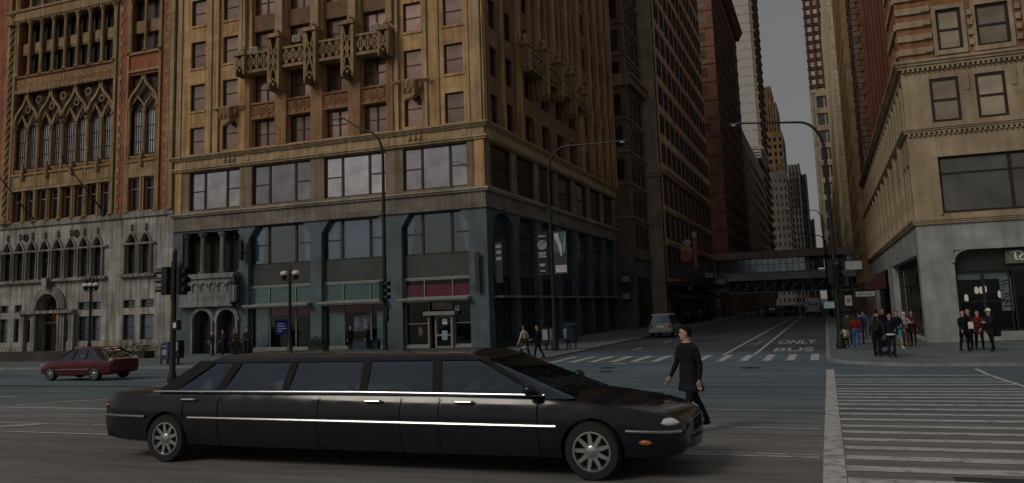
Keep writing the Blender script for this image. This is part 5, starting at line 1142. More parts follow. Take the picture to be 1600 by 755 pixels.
    if hat:
        hb = MB(); hb.T = Matrix.Scale(k_, 4) @ Matrix.Translation(hc) @ Matrix.Rotation(headturn, 4, 'Z')
        hb.lathe([(.094, .03), (.096, .07), (.08, .12), (.02, .145)], 0, .006, 14); hb.slab([(-.06, -.16), (.06, -.16), (.085, -.06), (-.085, -.06)], .035, .05); hb.build('cap', pm(hat), ob, smooth=True)
    return ob
def bag(label, loc, col, sz=(.28, .12, .32), cat='bag', strap=.3):
    t = thing('shoulder_bag', label, cat, loc); b = MB(); x, y, z = sz
    b.loft([rrect(-x/2, x/2, y/2, 0, .04), rrect(-x/2-.02, x/2+.02, y/2+.02, z*.4, .05), rrect(-x/2, x/2, y/2, z, .04)]); b.build('pouch', pm(col), t, smooth=True)
    b = MB(); b.tube([(-x*.4, 0, z), (-x*.25, 0, z+strap), (x*.1, 0, z+strap), (x*.4, 0, z)], .012, 6); b.build('strap', pm(col), t); return t
zs = .12
walker = person('man in a long dark coat walking across the avenue behind the limousine nose', (-2.28, 14.3, gz(14.3)), -pi/2+.75, 1.77, ((.28, .12), (-.40, .10)), ((-.16, .3), (.18, .35)), (.014, .013, .017), (.014, .016, .024), (.008, .008, .01), SKL, (.012, .01, .009), 'short', .26, False, .013, lean=.05, wide=1.18, headturn=-.55)
person('man in a black jacket with a pale hem at the front of the crowd', (2.33, 36.9, zs), .2, 1.76, top=(.012, .012, .018), trousers=(.016, .016, .024), arms=((.05, .15), (.1, .25)))
b = MB(); b.lathe([(.185, -.03), (.19, .03)], n=14); b.build('jacket_hem', m_white, bpy.context.scene.objects['person.001'] if 'person.001' in bpy.data.objects else walker, (0, 0, .93))
person('person in dark navy clothes seen from behind at the front left of the corner crowd', (1.80, 37.3, zs), pi-.2, 1.66, top=(.014, .016, .03), trousers=(.01, .011, .018), legs=((.1, .1), (-.1, .1)), hl='long')
person('woman in a red sweater and blue jeans seen from behind', (1.18, 42.2, zs), pi, 1.68, top=(.15, .016, .015), trousers=(.03, .10, .24), shoes=(.35, .3, .3), hl='long', hair=(.03, .016, .01), arms=((.1, .3), (-.15, .2)))
person('small child in a pale yellow jacket holding on beside the woman in red', (.72, 42.2, zs), pi+.3, 1.14, top=(.36, .35, .22), trousers=(.012, .012, .014), shoes=(.5, .5, .5), legs=((.25, .2), (-.25, .2)), arms=((.9, .3), (.1, .2)), hl='long')
person('man in a black shirt and turquoise shorts near the corner pier', (3.0, 42.6, zs), .5, 1.78, top=(.012, .013, .016), trousers=(.05, .24, .32), shoes=(.6, .6, .6), shorts=True, legs=((.2, .1), (-.15, .1)))
person('person in a white headscarf and patterned top with dark red trousers', (3.50, 44.6, zs), .6, 1.66, top=(.30, .29, .30), trousers=(.06, .02, .03), hair=(.6, .58, .6), hl='long', arms=((.6, 1.3), (.5, 1.3)))
person('person in a maroon coat beside the one in the white headscarf', (3.85, 44.9, zs), -.4, 1.68, top=(.05, .02, .02), trousers=(.04, .015, .02), coat=.3, hair=(.2, .16, .14))
person('tall man in black at the back of the corner crowd', (2.55, 45.0, zs), 0, 1.86, top=(.012, .012, .014), trousers=(.01, .01, .014), wide=1.1)
person('person in a light blue shirt further up the pavement in the crowd', (1.95, 53.2, zs), pi, 1.74, top=(.06, .11, .20), trousers=(.03, .04, .08))
person('person in a black and white checked shirt in the middle of the crowd', (2.55, 50.2, zs), pi-.3, 1.72, top=(.26, .27, .29), trousers=(.02, .02, .03))
person('person in a dark green coat behind the child near the lamp pole', (.95, 46.2, zs), pi, 1.72, top=(.03, .04, .035), trousers=(.02, .02, .025), coat=.25)
person('person in a navy coat behind the red-sweatered woman in the corner crowd', (1.55, 47.2, zs), pi+.4, 1.7, top=(.025, .035, .09), trousers=(.02, .03, .06), coat=.3)
person('bearded man in a grey hooded top just behind the front pair of the crowd', (2.0, 40.2, zs), .4, 1.74, top=(.05, .05, .055), trousers=(.02, .02, .03))
m4 = [('man in black checking papers, leftmost of the group by the restaurant', (5.42, 40.1), .5, 1.74, (.012, .012, .014), None), ('man in a dark coat, second from left in the group by the restaurant', (5.85, 41.5), -.9, 1.78, (.016, .014, .016), None),
      ('man in a dark navy coat and white cap, rightmost of the group by the restaurant', (6.42, 40.0), -1.0, 1.78, (.016, .016, .03), (.75, .75, .75)), ('person with a red tie or scarf between the others by the restaurant', (6.12, 41.0), .2, 1.7, (.12, .018, .02), None)]
for lb, (x, y), f_, h_, tp, ht_ in m4: person(lb, (x, y, zs), f_, h_, ((.12, .1), (-.16, .1)), ((.45, 1.35), (.2, .5)), tp, (.010, .010, .013), top is None if False else (.015, .014, .014), SKL, (.05, .035, .03), hat=ht_, coat=.22)
b = MB(); b.box(-.1, 0, 0, .1, .012, .28); tag(b.build('paper', m_white, None, (5.67, 39.79, 1.10)), 'white papers held by the leftmost man by the restaurant', 'papers')
person('woman in a cream coat walking along the far pavement past the granite corner', (-13.9, 37.7, zs), -pi/2-.3, 1.68, ((.3, .15), (-.3, .15)), ((.2, .3), (-.2, .3)), (.52, .43, .33), (.012, .014, .016), hair=(.02, .014, .012), hl='long', coat=.34)
person('person in black walking just ahead of the woman in the cream coat', (-13.35, 38.1, zs), -pi/2+.5, 1.66, ((.35, .2), (-.3, .2)), ((.4, .8), (-.2, .3)), (.012, .011, .013), (.014, .014, .02), hair=(.02, .014, .012), coat=.2)
for i, (x, y, lb, tp) in enumerate(((-39.35, 45.2, 'person in black, leftmost of those by the carved entrance', (.014, .014, .016)), (-38.75, 45.5, 'person in a navy jacket, second of those by the carved entrance', (.02, .025, .05)), (-37.6, 45.3, 'person in a dull red top by the carved entrance', (.07, .025, .025)), (-36.9, 45.7, 'person in a dark jacket, rightmost of those by the carved entrance', (.03, .03, .035)))):
    person(lb, (x, y, zs), .3*i-.4, 1.68+.04*i, top=tp, legs=((.15, .1), (-.15, .1)), skin=SKL, hl='long' if i % 2 else 'short', arms=((.3, .9), (.1, .3)))
person('dark figure standing by the posters in the middle shop window', (-29.35, 46.6, zs), 1.2, 1.72, top=(.02, .02, .026), trousers=(.02, .022, .03)); person('dark figure at the right edge of the middle shop window', (-27.9, 46.4, zs), -1.2, 1.78, top=(.018, .018, .02), trousers=(.015, .015, .02))
# distant crowd: two figures copied
far_a = person('distant pedestrian among the crowd under the awnings', (-14.4, 96, zs), .3, 1.72, ((.2, .1), (-.2, .1)), top=(.06, .05, .05), group='pedestrians under the awnings'); far_b = person('distant pedestrian among the crowd under the awnings', (-15.3, 99, zs), 2.6, 1.7, ((-.2, .1), (.25, .1)), top=(.10, .11, .13), hl='long', group='pedestrians under the awnings')
random.seed(3)
for i in range(16):
    c = copy_tree(far_a if i % 2 else far_b); c.location = (-14.1-random.random()*2.2, 92+i*2.6+random.random(), zs); c.rotation_euler.z = random.random()*6
fc = person('distant pedestrian crossing below the station', (-11, 139.5, .0), 1.4, 1.72, ((.25, .1), (-.25, .1)), top=(.12, .05, .05), group='pedestrians crossing below the station')
for i in range(12):
    c = copy_tree(fc if i % 3 else far_b); c['label'] = 'distant pedestrian crossing below the station'; c['group'] = 'pedestrians crossing below the station'
    c.location = (-12.4+i*.75+random.random()*.4, 141.5+random.random()*4, 0); c.rotation_euler.z = random.random()*6
st_ = thing('baby_stroller', 'dark striped baby stroller among the corner crowd', 'stroller', (2.12, 38.2, zs), .6)
b = MB(); b.loft([rrect(-.22, .22, .2, .35, .08), rrect(-.24, .24, .26, .6, .1), rrect(-.2, .24, .24, .72, .1)]); b.ball((.08, .0, .78), (.2, .24, .18), 12, 6); b.build('seat_and_hood', pm((.03, .035, .05)), st_, smooth=True)
b = MB(); b.tube([(-.22, -.2, .08), (.25, -.2, .9)], .015, 6); b.tube([(-.22, .2, .08), (.25, .2, .9)], .015, 6); b.tube([(.25, -.2, .9), (.25, .2, .9)], .018, 6); b.tube([(.25, -.2, .1), (-.1, -.2, .5)], .012, 6); b.tube([(.25, .2, .1), (-.1, .2, .5)], .012, 6); b.build('frame', m_rim, st_)
for x in (-.25, .25):
    for y in (-.2, .2): b = MB(); b.loft([[(x+r*cos(k*pi/6), y+yy, .09+r*sin(k*pi/6)) for k in range(12)] for r, yy in ((.07, -.02), (.09, -.01), (.09, .01), (.07, .02))]); b.build('wheel', m_tyre, st_)
b = MB(); b.ball((0, 0, .3), (.17, .1, .22), 10, 6); b.ball((0, -.08, .2), (.12, .06, .1), 8, 5); tag(b.build('backpack', pm((.016, .015, .018)), None, (1.83, 37.12, 1.02), 0, True), 'black backpack worn by the front left person of the corner crowd', 'backpack')
bag('dark shoulder bag hanging beside the woman in the cream coat', (-13.75, 37.35, .85), (.02, .018, .018)); bag('black bag hanging at the side of the rightmost man by the restaurant', (6.66, 40.05, .74), (.012, .012, .014), strap=.62)

# ------------------------------------------------------------------ street furniture
def cobra(label, base, h, arm, group='tall street lamps with long curved arms', bend=1.6, lampd=None, rise=.5):
    t = thing('street_lamp', label, 'street lamp', base, 0, group); a = Vector((arm[0], arm[1], 0)); L_ = a.length; d = a/L_
    b = MB(); b.lathe([(.22, 0), (.24, .15), (.16, .5), (.13, .9), (.085, h-bend)], n=10); b.build('pole', m_iron, t, smooth=True)
    b = MB(); pts = [Vector((0, 0, h-bend-.05))]+[Vector((0, 0, h-bend))+d*bend*.75*(1-cos(q*pi/12))+Vector((0, 0, bend*sin(q*pi/12))) for q in range(1, 7)]; pts += [pts[-1]+d*(L_-bend*.75)*q+Vector((0, 0, rise*q)) for q in (.33, .66, 1.)]
    b.tube(pts, [.085, .08, .075, .07, .065, .062, .06, .05, .045, .04], 8); b.build('arm', m_iron, t, smooth=True)
    e = pts[-1]; b = MB(); b.tube([e-d*.1, e+d*.2, e+d*.55, e+d*.8], [.05, .12, .13, .04], 10, .55); b.build('lamp_head', flat('lamp_housing', (.10, .10, .10), .4, .5), t, smooth=True)
    b = MB(); b.ball(tuple(e+d*.45-Vector((0, 0, .06))), (.16, .12, .06), 10, 5); b.build('lens', m_head, t, smooth=True); return t
cobra('tall black street lamp before the middle shop bay of the granite corner building', (-23.05, 40.2, zs), 13.0, (-2.6, 0), rise=.9)
lp2 = cobra('tall street lamp carrying two banners at the granite corner', (-14.85, 45.4, zs), 11.9, (4.2, -.3), rise=-.1)
lp3 = cobra('tall street lamp on the right corner with its arm over the cross street', (.5, 43.6, zs), 11.5, (-3.9, 0), rise=.25)
cobra('street lamp far up the right pavement by the station', (.35, 128, zs), 15.5, (-4.5, 0), rise=.2); cobra('lower street lamp far up the right pavement in front of the station', (.6, 118, zs), 11.0, (-4, 0))
def banner(label, loc, wd, ht, mat, rot=0.):
    t = thing('street_banner', label, 'banner', loc, rot); b = MB(); n = 8
    for i in range(n):
        z0, z1 = ht*i/n, ht*(i+1)/n; y0, y1 = .03*sin(i*.9), .03*sin((i+1)*.9); b.loft([[(0, y0-.006, z0), (wd, y0-.006, z0), (wd, y0+.006, z0), (0, y0+.006, z0)], [(0, y1-.006, z1), (wd, y1-.006, z1), (wd, y1+.006, z1), (0, y1+.006, z1)]])
    b.build('cloth', mat, t); 
    for z in (ht+.02, -.02): b = MB(); b.tube([(-.15, 0, z), (wd+.1, 0, z)], .025, 6); b.build('rod', m_iron, t)
    return t
bn = banner('black street banner with a white ring emblem left of the lamp pole', (-15.72, 45.35, 4.55), .68, 2.45, flat('black_banner', (.014, .012, .022), .8))
b = MB()
for r in (.25, .15):
    for k in range(16):
        if r > .2 or k > 3: b.bar((.34+r*cos(k*pi/8), -.06, 1.72+r*sin(k*pi/8)), (.34+r*cos((k+1)*pi/8), -.06, 1.72+r*sin((k+1)*pi/8)), .055, .012)
b.bar((.06, -.06, 1.7), (.62, -.06, 1.74), .05, .012); b.bar((.34, -.06, 1.5), (.4, -.06, 1.98), .05, .012)
for z, x0, x1 in ((2.2, .14, .56), (1.22, .1, .58), (1.1, .12, .56), (.98, .1, .58), (.55, .14, .52), (.45, .2, .46), (.16, .18, .5)): b.box(x0, -.066, z, x1, -.054, z+.06)
b.build('emblem', flat('banner_white', (.42, .42, .45), .8), bn)
bn = banner('street banner with a pale draped figure on teal above a white panel', (-14.68, 45.35, 4.55), .78, 2.45, flat('teal_banner', (.055, .11, .125), .8))
b = MB(); b.box(.0, -.056, .5, .78, -.05, 1.2); b.build('dark_field', flat('banner_dark', (.018, .02, .026)), bn)
b = MB(); b.box(.1, -.066, .06, .76, -.058, .48); b.loft([[(x-w_, -.068, z), (x+w_, -.068, z), (x+w_, -.06, z), (x-w_, -.06, z)] for x, w_, z in ((.2, .12, 2.35), (.24, .14, 2.0), (.36, .12, 1.75), (.44, .09, 1.4), (.47, .05, 1.02))]); b.bar((.72, -.064, 2.1), (.62, -.064, 1.2), .05, .01); b.build('figure', flat('banner_white', (.42, .42, .45)), bn)
# street-corner lamp clusters
def globes(label, base, h, n):
    t = thing('globe_lamp', label, 'street lamp', base, 0, 'globe street lamps'); b = MB(); b.lathe([(.3, 0), (.3, .25), (.18, .4), (.15, .9), (.1, 1.1), (.08, h-.5), (.12, h-.4)], n=10); b.build('pole', m_iron, t, smooth=True)
    b = MB(); xs_ = [(-.42, .42), (-.5, 0, .5)][n == 3]; b.box(-.55, -.05, h-.32, .55, .05, h-.2)
    for x in xs_: b.lathe([(.05, h-.3), (.16, h-.1), (.2, h-.02), (.05, h+.02)], x, 0, 10)
    if n == 3:
        for x in (-.5, -.17, .17, .5): b.lathe([(.14, h+.24), (.1, h+.5), (.03, h+.75)], x, 0, 8)
    b.lathe([(.1, h-.4), (.06, h+.3), (.02, h+.6)], 0, 0, 8); b.build('bracket', m_iron, t)
    for x in xs_: b = MB(); b.ball((x, 0, h+.12), (.24, .24, .17), 14, 8); b.build('globe', flat('opal_globe', (.72, .68, .58), .4, 0, .05), t, smooth=True)
globes('lamp post with three opal globes before the gothic club building', (-49.5, 44.2, zs), 5.1, 3); globes('lamp post with two opal globes before the left shop bay', (-30.2, 41.3, zs), 4.95, 2)
def signal(label, loc, rot, parent_pole=True):
    t = thing('traffic_signal', label, 'traffic light', loc, rot, 'traffic lights'); b = MB(); b.box(-.19, -.12, 0, .19, .12, 1.15); b.build('housing', m_iron, t)
    for k in range(3):
        z = .2+k*.37; b = MB(); n = 12
        b.loft([[(.155*cos(a), -y, z+.155*sin(a)) for a in [radians(-30+240*i/n) for i in range(n+1)]]+[(.14*cos(a), -y, z+.14*sin(a)) for a in [radians(210-240*i/n) for i in range(n+1)]] for y in (.12, .42)]); b.build('visor', m_iron, t)
        b = MB(); b.loft([[(r*cos(2*pi*i/14), -y, z+r*sin(2*pi*i/14)) for i in range(14)] for r, y in ((.14, .121), (.12, .14), (.03, .155))]); b.build('lens', flat('dark_lens', (.03, .02, .02), .25), t)
    return t
sp_ = thing('signal_pole', 'dark signal pole in front of the boundary between the brick club and the cream tower', 'signal pole', (-25.0, 26.4, gz(26.4)))
b = MB(); b.lathe([(.2, 0), (.2, .2), (.12, .4), (.09, 5.2), (.1, 5.3), (.03, 5.45)], n=10); b.build('pole', m_iron, sp_, smooth=True); b = MB(); b.tube([(-.4, 0, 4.55), (.45, 0, 4.55)], .03, 6); b.tube([(-.4, 0, 3.75), (.45, 0, 3.75)], .03, 6); b.box(-.05, -.14, 3.3, .12, -.08, 4.9); b.build('brackets', m_iron, sp_); b = MB(); b.box(.05, -.12, 2.1, .32, .1, 2.5); b.build('walk_signal', m_iron, sp_); b = MB(); b.box(.1, -.13, 2.2, .25, -.122, 2.4); b.build('walk_lens', m_white, sp_)
signal('traffic light on the left of the signal pole before the brick club, seen side on', (-25.36, 26.35, 3.65), -pi/2+.2); signal('traffic light on the right of the signal pole before the brick club, seen side on', (-24.55, 26.35, 3.62), pi/2-.3)
signal('traffic light on the tall lamp pole before the middle shop bay', (-23.0, 39.95, 3.25), pi/2-.2)
b = MB(); b.box(-.06, -.1, 0, .06, .1, .9); b.box(-.1, -.16, .1, .02, .1, .28); o = tag(b.build('signal_controls', m_iron, None, (-22.8, 40.0, 2.1)), 'black control box under the traffic light on the tall lamp pole', 'box')
signal('traffic light high on the right corner lamp pole', (.62, 43.3, 3.1), .2); signal('traffic light on the right corner lamp pole turned to the cross street', (.28, 43.5, 3.3), pi/2)
def plate(name, label, cat, loc, wd, ht, mat, rot=0., marks=None, mm=None):
    t = thing(name, label, cat, loc, rot); b = MB(); b.slab([(0, 0), (wd, 0), (wd, .03), (0, .03)], 0, ht); b.build('panel', mat, t)
    b = MB(); b.box(-.03, -.01, -.03, 0, .04, ht+.03); b.box(wd, -.01, -.03, wd+.03, .04, ht+.03); b.box(0, -.01, -.03, wd, .04, 0); b.box(0, -.01, ht, wd, .04, ht+.03); b.build('edge', m_iron, t)
    if marks:
        b = MB()
        for x0, z0, x1, z1 in marks: b.box(x0*wd, -.012, z0*ht, x1*wd, -.004, z1*ht)
        b.build('marks', mm or m_iron, t)
    return t
m_sw = flat('white_sign', (.26, .28, .29), .6); m_sd = flat('dark_sign', (.02, .022, .03), .6)
plate('street_sign', 'white street sign with a dark line of lettering on the right corner pole', 'sign', (1.0, 43.4, 3.95), .75, .42, m_sw); plate('street_sign', 'long grey street name sign beside the right corner pole', 'sign', (1.35, 43.3, 2.62), .85, .24, m_sw, 0, [(.12, .3, .3, .7), (.36, .3, .52, .7), (.58, .3, .7, .7), (.76, .3, .9, .7)], flat('sign_mark', (.12, .13, .14)))
plate('street_sign', 'small upright white sign on the right corner pole', 'sign', (.84, 43.42, 2.2), .32, .5, m_sw, 0, [(.25, .3, .75, .7)], flat('sign_red', (.25, .06, .06))); plate('street_sign', 'small pale blue sign left of the right corner pole', 'sign', (-.15, 43.5, 2.1), .5, .32, flat('pale_blue_sign', (.25, .34, .4)))
t = thing('round_sign', 'dark square station sign with a white ring hanging over the street', 'sign', (-.6, 141.8, 8.25)); b = MB(); b.box(-.7, 0, -.7, .7, .15, 1.1); b.build('panel', m_sd, t); b = MB()
for k in range(20): b.bar((.52*cos(k*pi/10), -.03, .2+.52*sin(k*pi/10)), (.52*cos((k+1)*pi/10), -.03, .2+.52*sin((k+1)*pi/10)), .12, .05)
b.bar((-.25, -.03, 0), (.2, -.03, .5), .1, .05); b.bar((.2, -.03, .5), (.05, -.03, -.1), .1, .05); b.build('emblem', m_sw, t)
for X, Y, z, lb, wd, ht in ((-15.0, 96, 4.1, 'small white hanging sign on the far left pavement near the parked silver car', .55, .7), (-14.2, 106, 5.7, 'white rectangular sign on the left pavement, nearest of the far pair', 1.0, .6), (-13.8, 122, 6.1, 'white rectangular sign on the left pavement, furthest of the far pair', 1.0, .6)):
    t = plate('hanging_sign', lb, 'sign', (X, Y, z), wd, ht, m_sw); b = MB(); b.tube([(wd/2, .06, -z+zs), (wd/2, .06, ht+.3)], .05, 6); b.build('post', m_iron, t)
def blade(label, loc, wd, ht, rot, marks=()):
    t = thing('blade_sign', label, 'sign', loc, rot); b = MB(); b.box(0, -.08, 0, wd, .08, ht); b.build('panel', m_sd, t); b = MB(); b.tube([(-.3, 0, ht*.9), (wd, 0, ht*.9)], .03, 6); b.tube([(-.3, 0, ht*.12), (wd, 0, ht*.12)], .03, 6); b.build('bracket', m_iron, t)
    if marks:
        b = MB()
        for z0, z1 in marks: b.box(wd*.12, -.095, ht*z0, wd*.88, -.083, ht*z1)
        b.build('marks', m_sw, t)
blade('slim black upright lantern sign on the granite pier right of the shop door', (-20.75, 47.75, 3.75), .28, 2.5, 0); blade('black blade sign with three white bars on the granite corner', (-19.7, 48.6, 4.3), .5, 2.6, 0, ((.55, .63), (.7, .78), (.85, .93)))
blade('black blade sign with two white marks at the far end of the cream tower', (-19.6, 82.6, 2.9), 1.0, 2.9, 0, ((.1, .3), (.72, .92)))
t = thing('hanging_lantern', 'ornate black iron lantern hanging beside the carved entrance', 'lantern', (-39.45, 47.4, 3.55)); b = MB(); b.lathe([(.03, -.2), (.12, 0), (.26, .12), (.28, .2), (.26, .25)], n=8); b.lathe([(.28, 1.45), (.32, 1.5), (.3, 1.62), (.12, 2.0), (.03, 2.4), (.03, 5.)], n=8)
for k in range(8): b.tube([(.26*cos(k*pi/4), .26*sin(k*pi/4), .25), (.27*cos(k*pi/4), .27*sin(k*pi/4), 1.45)], .022, 5)
b.tube([(0, 0, 4.9), (0, .6, 5.1)], .03, 6); b.build('cage', m_iron, t); b = MB(); b.lathe([(.22, .25), (.23, 1.45)], n=8); b.build('glass', flat('lantern_glass', (.38, .42, .42), .3), t)
for X, Y, z, lb in ((-45.1, 47.6, 5.7, 'black wall lamp bracket at the left edge of the granite base'), (-39.0, 47.6, 6.7, 'black wall lamp bracket beside the left mezzanine window')):
    t = thing('wall_lamp', lb, 'wall lamp', (X, Y, z)); b = MB(); b.box(-.12, -.15, 0, .12, .15, 1.3); b.lathe([(.05, 1.3), (.14, 1.4), (.02, 1.65)], n=8); b.build('lamp_body', m_iron, t); b = MB(); b.box(-.03, .15, .5, .03, .4, .6); b.build('bracket', m_iron, t)
# mailbox, news racks, litter bin, planters
t = thing('mailbox', 'dark blue street mailbox on legs near the signal pole', 'mailbox', (-35.3, 36.9, zs), .1); b = MB(); b.prism([(-.28, .3), (.28, .3), (.28, 1.0)]+[(.28*cos(a), 1.0+.28*sin(a)) for a in [pi*i/10 for i in range(1, 10)]]+[(-.28, 1.0)], -.3, .3); b.build('box', car_paint('mailbox_blue', (.02, .04, .11), .4), t)
for x in (-.24, .24):
    for y in (-.25, .25): b = MB(); b.box(x-.03, y-.03, 0, x+.03, y+.03, .3); b.build('leg', m_iron, t)
b = MB(); b.box(-.16, -.315, .55, .16, -.302, .85); b.build('label_panel', m_sw, t); b = MB(); b.box(-.2, -.33, 1.0, .2, -.3, 1.06); b.build('handle', m_rim, t)
t = thing('newspaper_rack', 'dark newspaper rack beside the blue mailbox', 'news rack', (-34.55, 36.9, zs)); b = MB(); b.box(-.22, -.22, .35, .22, .22, 1.35); b.build('case', m_iron, t); b = MB(); b.box(-.17, -.24, .8, .17, -.222, 1.25); b.build('window', m_sw, t); b = MB(); b.box(-.05, -.05, 0, .05, .05, .35); b.box(-.2, -.2, 0, .2, .2, .05); b.build('pedestal', m_iron, t)
t = thing('litter_bin', 'large dark blue litter bin on legs at the granite corner kerb', 'litter bin', (-14.35, 46.9, zs)); b = MB(); b.lathe([(.34, .42), (.42, .5), (.44, 1.25), (.36, 1.33)], n=16); b.lathe([(.46, 1.33), (.46, 1.45), (.3, 1.55)], n=16); b.build('drum', car_paint('bin_blue', (.02, .028, .06), .5), t, smooth=True); b = MB(); b.box(-.3, -.46, .6, -.1, -.44, 1.2); b.build('stripe', flat('bin_label', (.2, .24, .32)), t)
for a in range(3): b = MB(); b.tube([(.3*cos(a*2.1), .3*sin(a*2.1), 0), (.3*cos(a*2.1), .3*sin(a*2.1), .45)], .04, 6); b.build('leg', m_iron, t)
for x, lb, m_ in ((-15.55, 'dark newspaper rack nearest the banner lamp pole at the granite corner', m_iron), (-15.1, 'grey newspaper rack standing between the lamp pole and the blue litter bin', m_sd)):
    t = thing('newspaper_rack', lb, 'news rack', (x, 45.9, zs)); b = MB(); b.box(-.2, -.2, .4, .2, .2, 1.3); b.build('case', m_, t); b = MB(); b.box(-.16, -.22, .6, .16, -.202, 1.2); b.build('window', m_sw if x < -15.3 else flat('rack_window', (.1, .12, .15), .3), t); b = MB(); b.box(-.06, -.06, 0, .06, .06, .4); b.box(-.2, -.2, 0, .2, .2, .06); b.build('pedestal', m_iron, t)
t = thing('planter_wall', 'long low dark granite planter wall on the far pavement by the gothic club', 'planter', (-57.5, 41.5, zs)); b = MB(); b.box(0, 0, 0, 9.5, .25, .62); b.box(0, 1.25, 0, 9.5, 1.5, .62); b.box(0, .25, 0, .25, 1.25, .62); b.box(9.25, .25, 0, 9.5, 1.25, .62); b.build('wall', stone('dark_planter_granite', (.065, .058, .058), 1.6, 2, .7, .3), t); b = MB(); b.box(.25, .25, .3, 9.25, 1.25, .52); b.build('soil', flat('soil', (.03, .022, .015), .95), t)
m_leaf = flat('box_foliage', (.045, .05, .028), .8, 0, .5, 30)
def bush(label, loc, w_, d_, h_, seed, trough=True):
    rd = random.Random(seed); t = thing('planter_shrub', label, 'planter', loc, 0, 'shrubs in troughs'); b = MB(); b.box(-w_/2, -d_/2, 0, w_/2, d_/2, .4); b.box(-w_/2-.03, -d_/2-.03, .4, w_/2+.03, d_/2+.03, .46); b.build('trough', m_dark, t); b = MB()
    for k in range(900):
        x, y, z = (rd.random()*2-1), (rd.random()*2-1), rd.random(); r = sqrt(x*x*.6+y*y*.6+(z-.3)**2)
        if r > 1.0+rd.random()*.1: continue
        c = Vector((x*w_*.56, y*d_*.6, .44+z*h_*(.85+.25*sin(x*7+seed)))); a, e = rd.random()*6.3, rd.random()*2-1; u = Vector((cos(a), sin(a), e)).normalized()*.055; v = u.cross(Vector((0, .3, 1))).normalized()*.035
        b.poly([c-u, c+v, c+u, c-v])
    b.build('foliage', m_leaf, t); return t
bush('dark shrub in a trough on the pavement before the gothic club', (-44.6, 43.6, zs), 2.6, .9, .75, 1); bush('small dark shrub in a trough below the left shop window', (-38.3, 46.9, zs), 1.3, .7, .6, 2); bush('small dark shrub in a trough at the left of the middle shop window', (-32.0, 46.9, zs), 1.2, .7, .65, 3)
t = thing('cabinet', 'low dark blue cabinet beneath the posters at the middle shop window', 'cabinet', (-29.4, 46.9, zs)); b = MB(); b.box(0, -.25, .05, 2.0, .25, .72); b.build('case', flat('navy_cabinet', (.022, .03, .05), .5), t); b = MB(); b.box(-.04, -.29, .72, 2.04, .29, .78); b.build('top', m_sd, t)
for x, y, z, w_, h_, lb, col in ((-36.7, 48.47, 1.35, 1.25, 1.05, 'bright blue screen-like poster in the left shop window', (.05, .09, .42)), (-30.25, 48.47, 1.45, .62, 1.0, 'left white notice of the pair in the middle shop window', (.5, .52, .52)), (-29.6, 48.47, 1.45, .62, 1.05, 'right notice of the pair, with a dark blot, in the middle shop window', (.45, .47, .47)), (-25.35, 48.47, .9, .5, .9, 'red and white leaflet left of the shop door', (.32, .1, .1)), (-23.45, 48.29, 1.75, .34, .36, 'white square notice on the shop door', (.55, .56, .56)), (-23.5, 48.29, .75, .4, .6, 'pale blue notice low on the shop door', (.2, .3, .36)), (-22.55, 48.4, 2.6, .3, .34, 'small pale sign right above the shop door', (.4, .46, .5))):
    t = thing('window_poster', lb, 'poster', (x, y, z)); b = MB(); b.box(0, 0, 0, w_, .012, h_); b.build('sheet', flat('poster_'+lb[:14].replace(' ', '_'), col, .6, 0, .4, 7), t); b = MB()
    for k in range(4): b.box(w_*.15, -.004, h_*(.2+.16*k), w_*(.5+.1*((k*7) % 4)), -.001, h_*(.26+.16*k))
    b.build('marks', flat('poster_marks', (.2, .25, .4)), t)
# projecting signs and awnings on the far left pavement
t = thing('pictorial_sign', 'colourful round-headed projecting sign over the left pavement', 'sign', (-15.9, 97.5, 7.4)); b = MB(); b.loft([[(.8+r*cos(k*pi/10), y, .7+r*sin(k*pi/10)) for k in range(20)] for r, y in ((.7, -.1), (.75, -.06), (.75, .06), (.7, .1))]); b.build('disc', flat('sign_orange', (.34, .10, .05), .6), t)
b = MB(); b.prism([(.1, 1.1), (1.5, 1.1), (1.2, 1.9), (.4, 1.9)], -.08, .08); b.build('panel', flat('sign_yellow', (.36, .32, .12), .6), t); b = MB(); b.ball((.95, 0, 2.25), (.5, .1, .4), 12, 7); b.build('top_shape', flat('sign_lilac', (.36, .33, .40), .6), t); b = MB()
for k in range(14): b.bar((.8+.35*cos(k*pi/7), -.13, .65+.3*sin(k*pi/7)), (.8+.35*cos((k+1)*pi/7), -.13, .65+.3*sin((k+1)*pi/7)), .1, .04)
b.build('ring', m_sw, t); b = MB(); b.tube([(-1.2, 0, 1.5), (.3, 0, 1.5)], .05, 6); b.build('bracket', m_iron, t)
t = thing('neon_blade_sign', 'tall thin red upright sign on the office block', 'sign', (-16.1, 110, 7.0)); b = MB(); b.box(0, -.1, 0, .55, .1, 4.2); b.build('panel', flat('sign_crimson', (.35, .04, .07), .5), t); b = MB(); b.box(-.02, -.11, 4.2, .57, .11, 5.); b.build('head', m_teal, t); b = MB()
for k in range(9): b.box(.15, -.13, .25+k*.43, .4, -.1, .5+k*.43)
b.build('marks', flat('sign_rose', (.5, .3, .3)), t); b = MB(); b.tube([(-.8, 0, 3.), (0, 0, 3.)], .05, 6); b.build('bracket', m_iron, t)
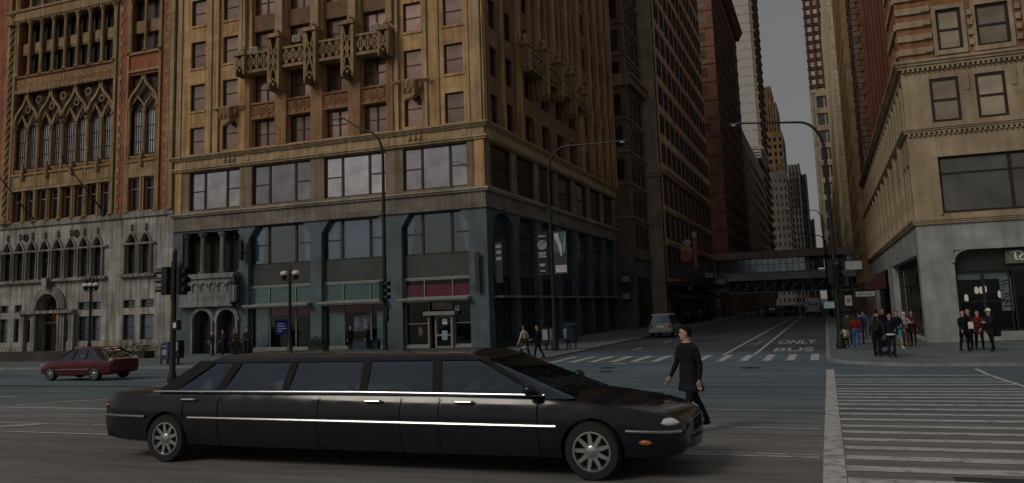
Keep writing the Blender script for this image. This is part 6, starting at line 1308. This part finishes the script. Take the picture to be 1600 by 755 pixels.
for i, (y, lb) in enumerate(((95, 'nearest dark awning below the office block'), (102, 'second dark blue-green awning below the office block'), (109, 'third dark awning below the office block'), (116, 'fourth dark awning below the office block'), (123, 'furthest dark awning below the office block'))):
    t = thing('awning', lb, 'awning', (-16.9, y, 3.1), 0, 'awnings below the office block'); b = MB(); b.prism([(0, 0), (2., 0), (2., .3), (0, 1.4)], 0, 6.2); b.build('canvas', flat('awning_canvas', (.03, .05, .06), .8, 0, .3, 1), t); b = MB(); b.tube([(0, .1, .2), (2., .1, .2)], .03, 5); b.tube([(0, 6.1, .2), (2., 6.1, .2)], .03, 5); b.build('frame', m_iron, t)
t = thing('entrance_marquee', 'flat dark marquee with white edge over the pavement below the office block', 'marquee', (-16.9, 93.2, 4.6)); b = MB(); b.box(0, 0, 0, 2.4, 34, .5); b.build('canopy', m_sd, t); b = MB(); b.box(.5, .4, -.12, 2.2, 33.5, -.01); b.build('soffit', m_dark, t)
t = thing('red_awning', 'dark red awning over the right pavement beyond the cafe', 'awning', (4.7, 74, 3.2)); b = MB(); b.prism([(0, 0), (-1.6, 0), (-1.6, .25), (0, 1.5)], 0, 10); b.build('canvas', flat('red_canvas', (.045, .008, .009), .8), t); b = MB(); b.tube([(0, .1, .2), (-1.6, .1, .1)], .03, 5); b.tube([(0, 9.9, .2), (-1.6, 9.9, .1)], .03, 5); b.build('frame', m_iron, t)
# window air conditioners above the balcony, flagpoles on the club
for X, z, lb in ((-38.1, 21.95, 'pale window air conditioner at the left end of the tracery balcony'), (-34.35, 22.3, 'pale window air conditioner above the second bay of the tracery balcony'), (-27.9, 22.1, 'dark grilled window air conditioner at the right end of the tracery balcony')):
    t = thing('air_conditioner', lb, 'air conditioner', (X, 47.95, z)); b = MB(); b.box(-.32, -.35, 0, .32, .5, .48); b.build('case', flat('ac_case', (.45, .42, .36), .6), t); b = MB()
    for k in range(5): b.box(-.27, -.362, .06+k*.08, .27, -.352, .1+k*.08)
    b.build('grille', m_dark, t)
for X, lb in ((-60.3, 'left dark flagpole leaning out above the limestone base of the club'), (-52.6, 'right dark flagpole leaning out above the limestone base of the club')):
    t = thing('flagpole', lb, 'flagpole', (X, 47.95, 11.2)); b = MB(); b.tube([(0, 0, 0), (-1.9, -2.4, 4.2)], [.07, .035], 7); b.ball((-1.9, -2.4, 4.25), .07, 8, 5); b.build('pole', m_iron, t, smooth=True); b = MB(); b.box(-.15, -.2, -.25, .15, .1, .2); b.build('bracket', m_iron, t)
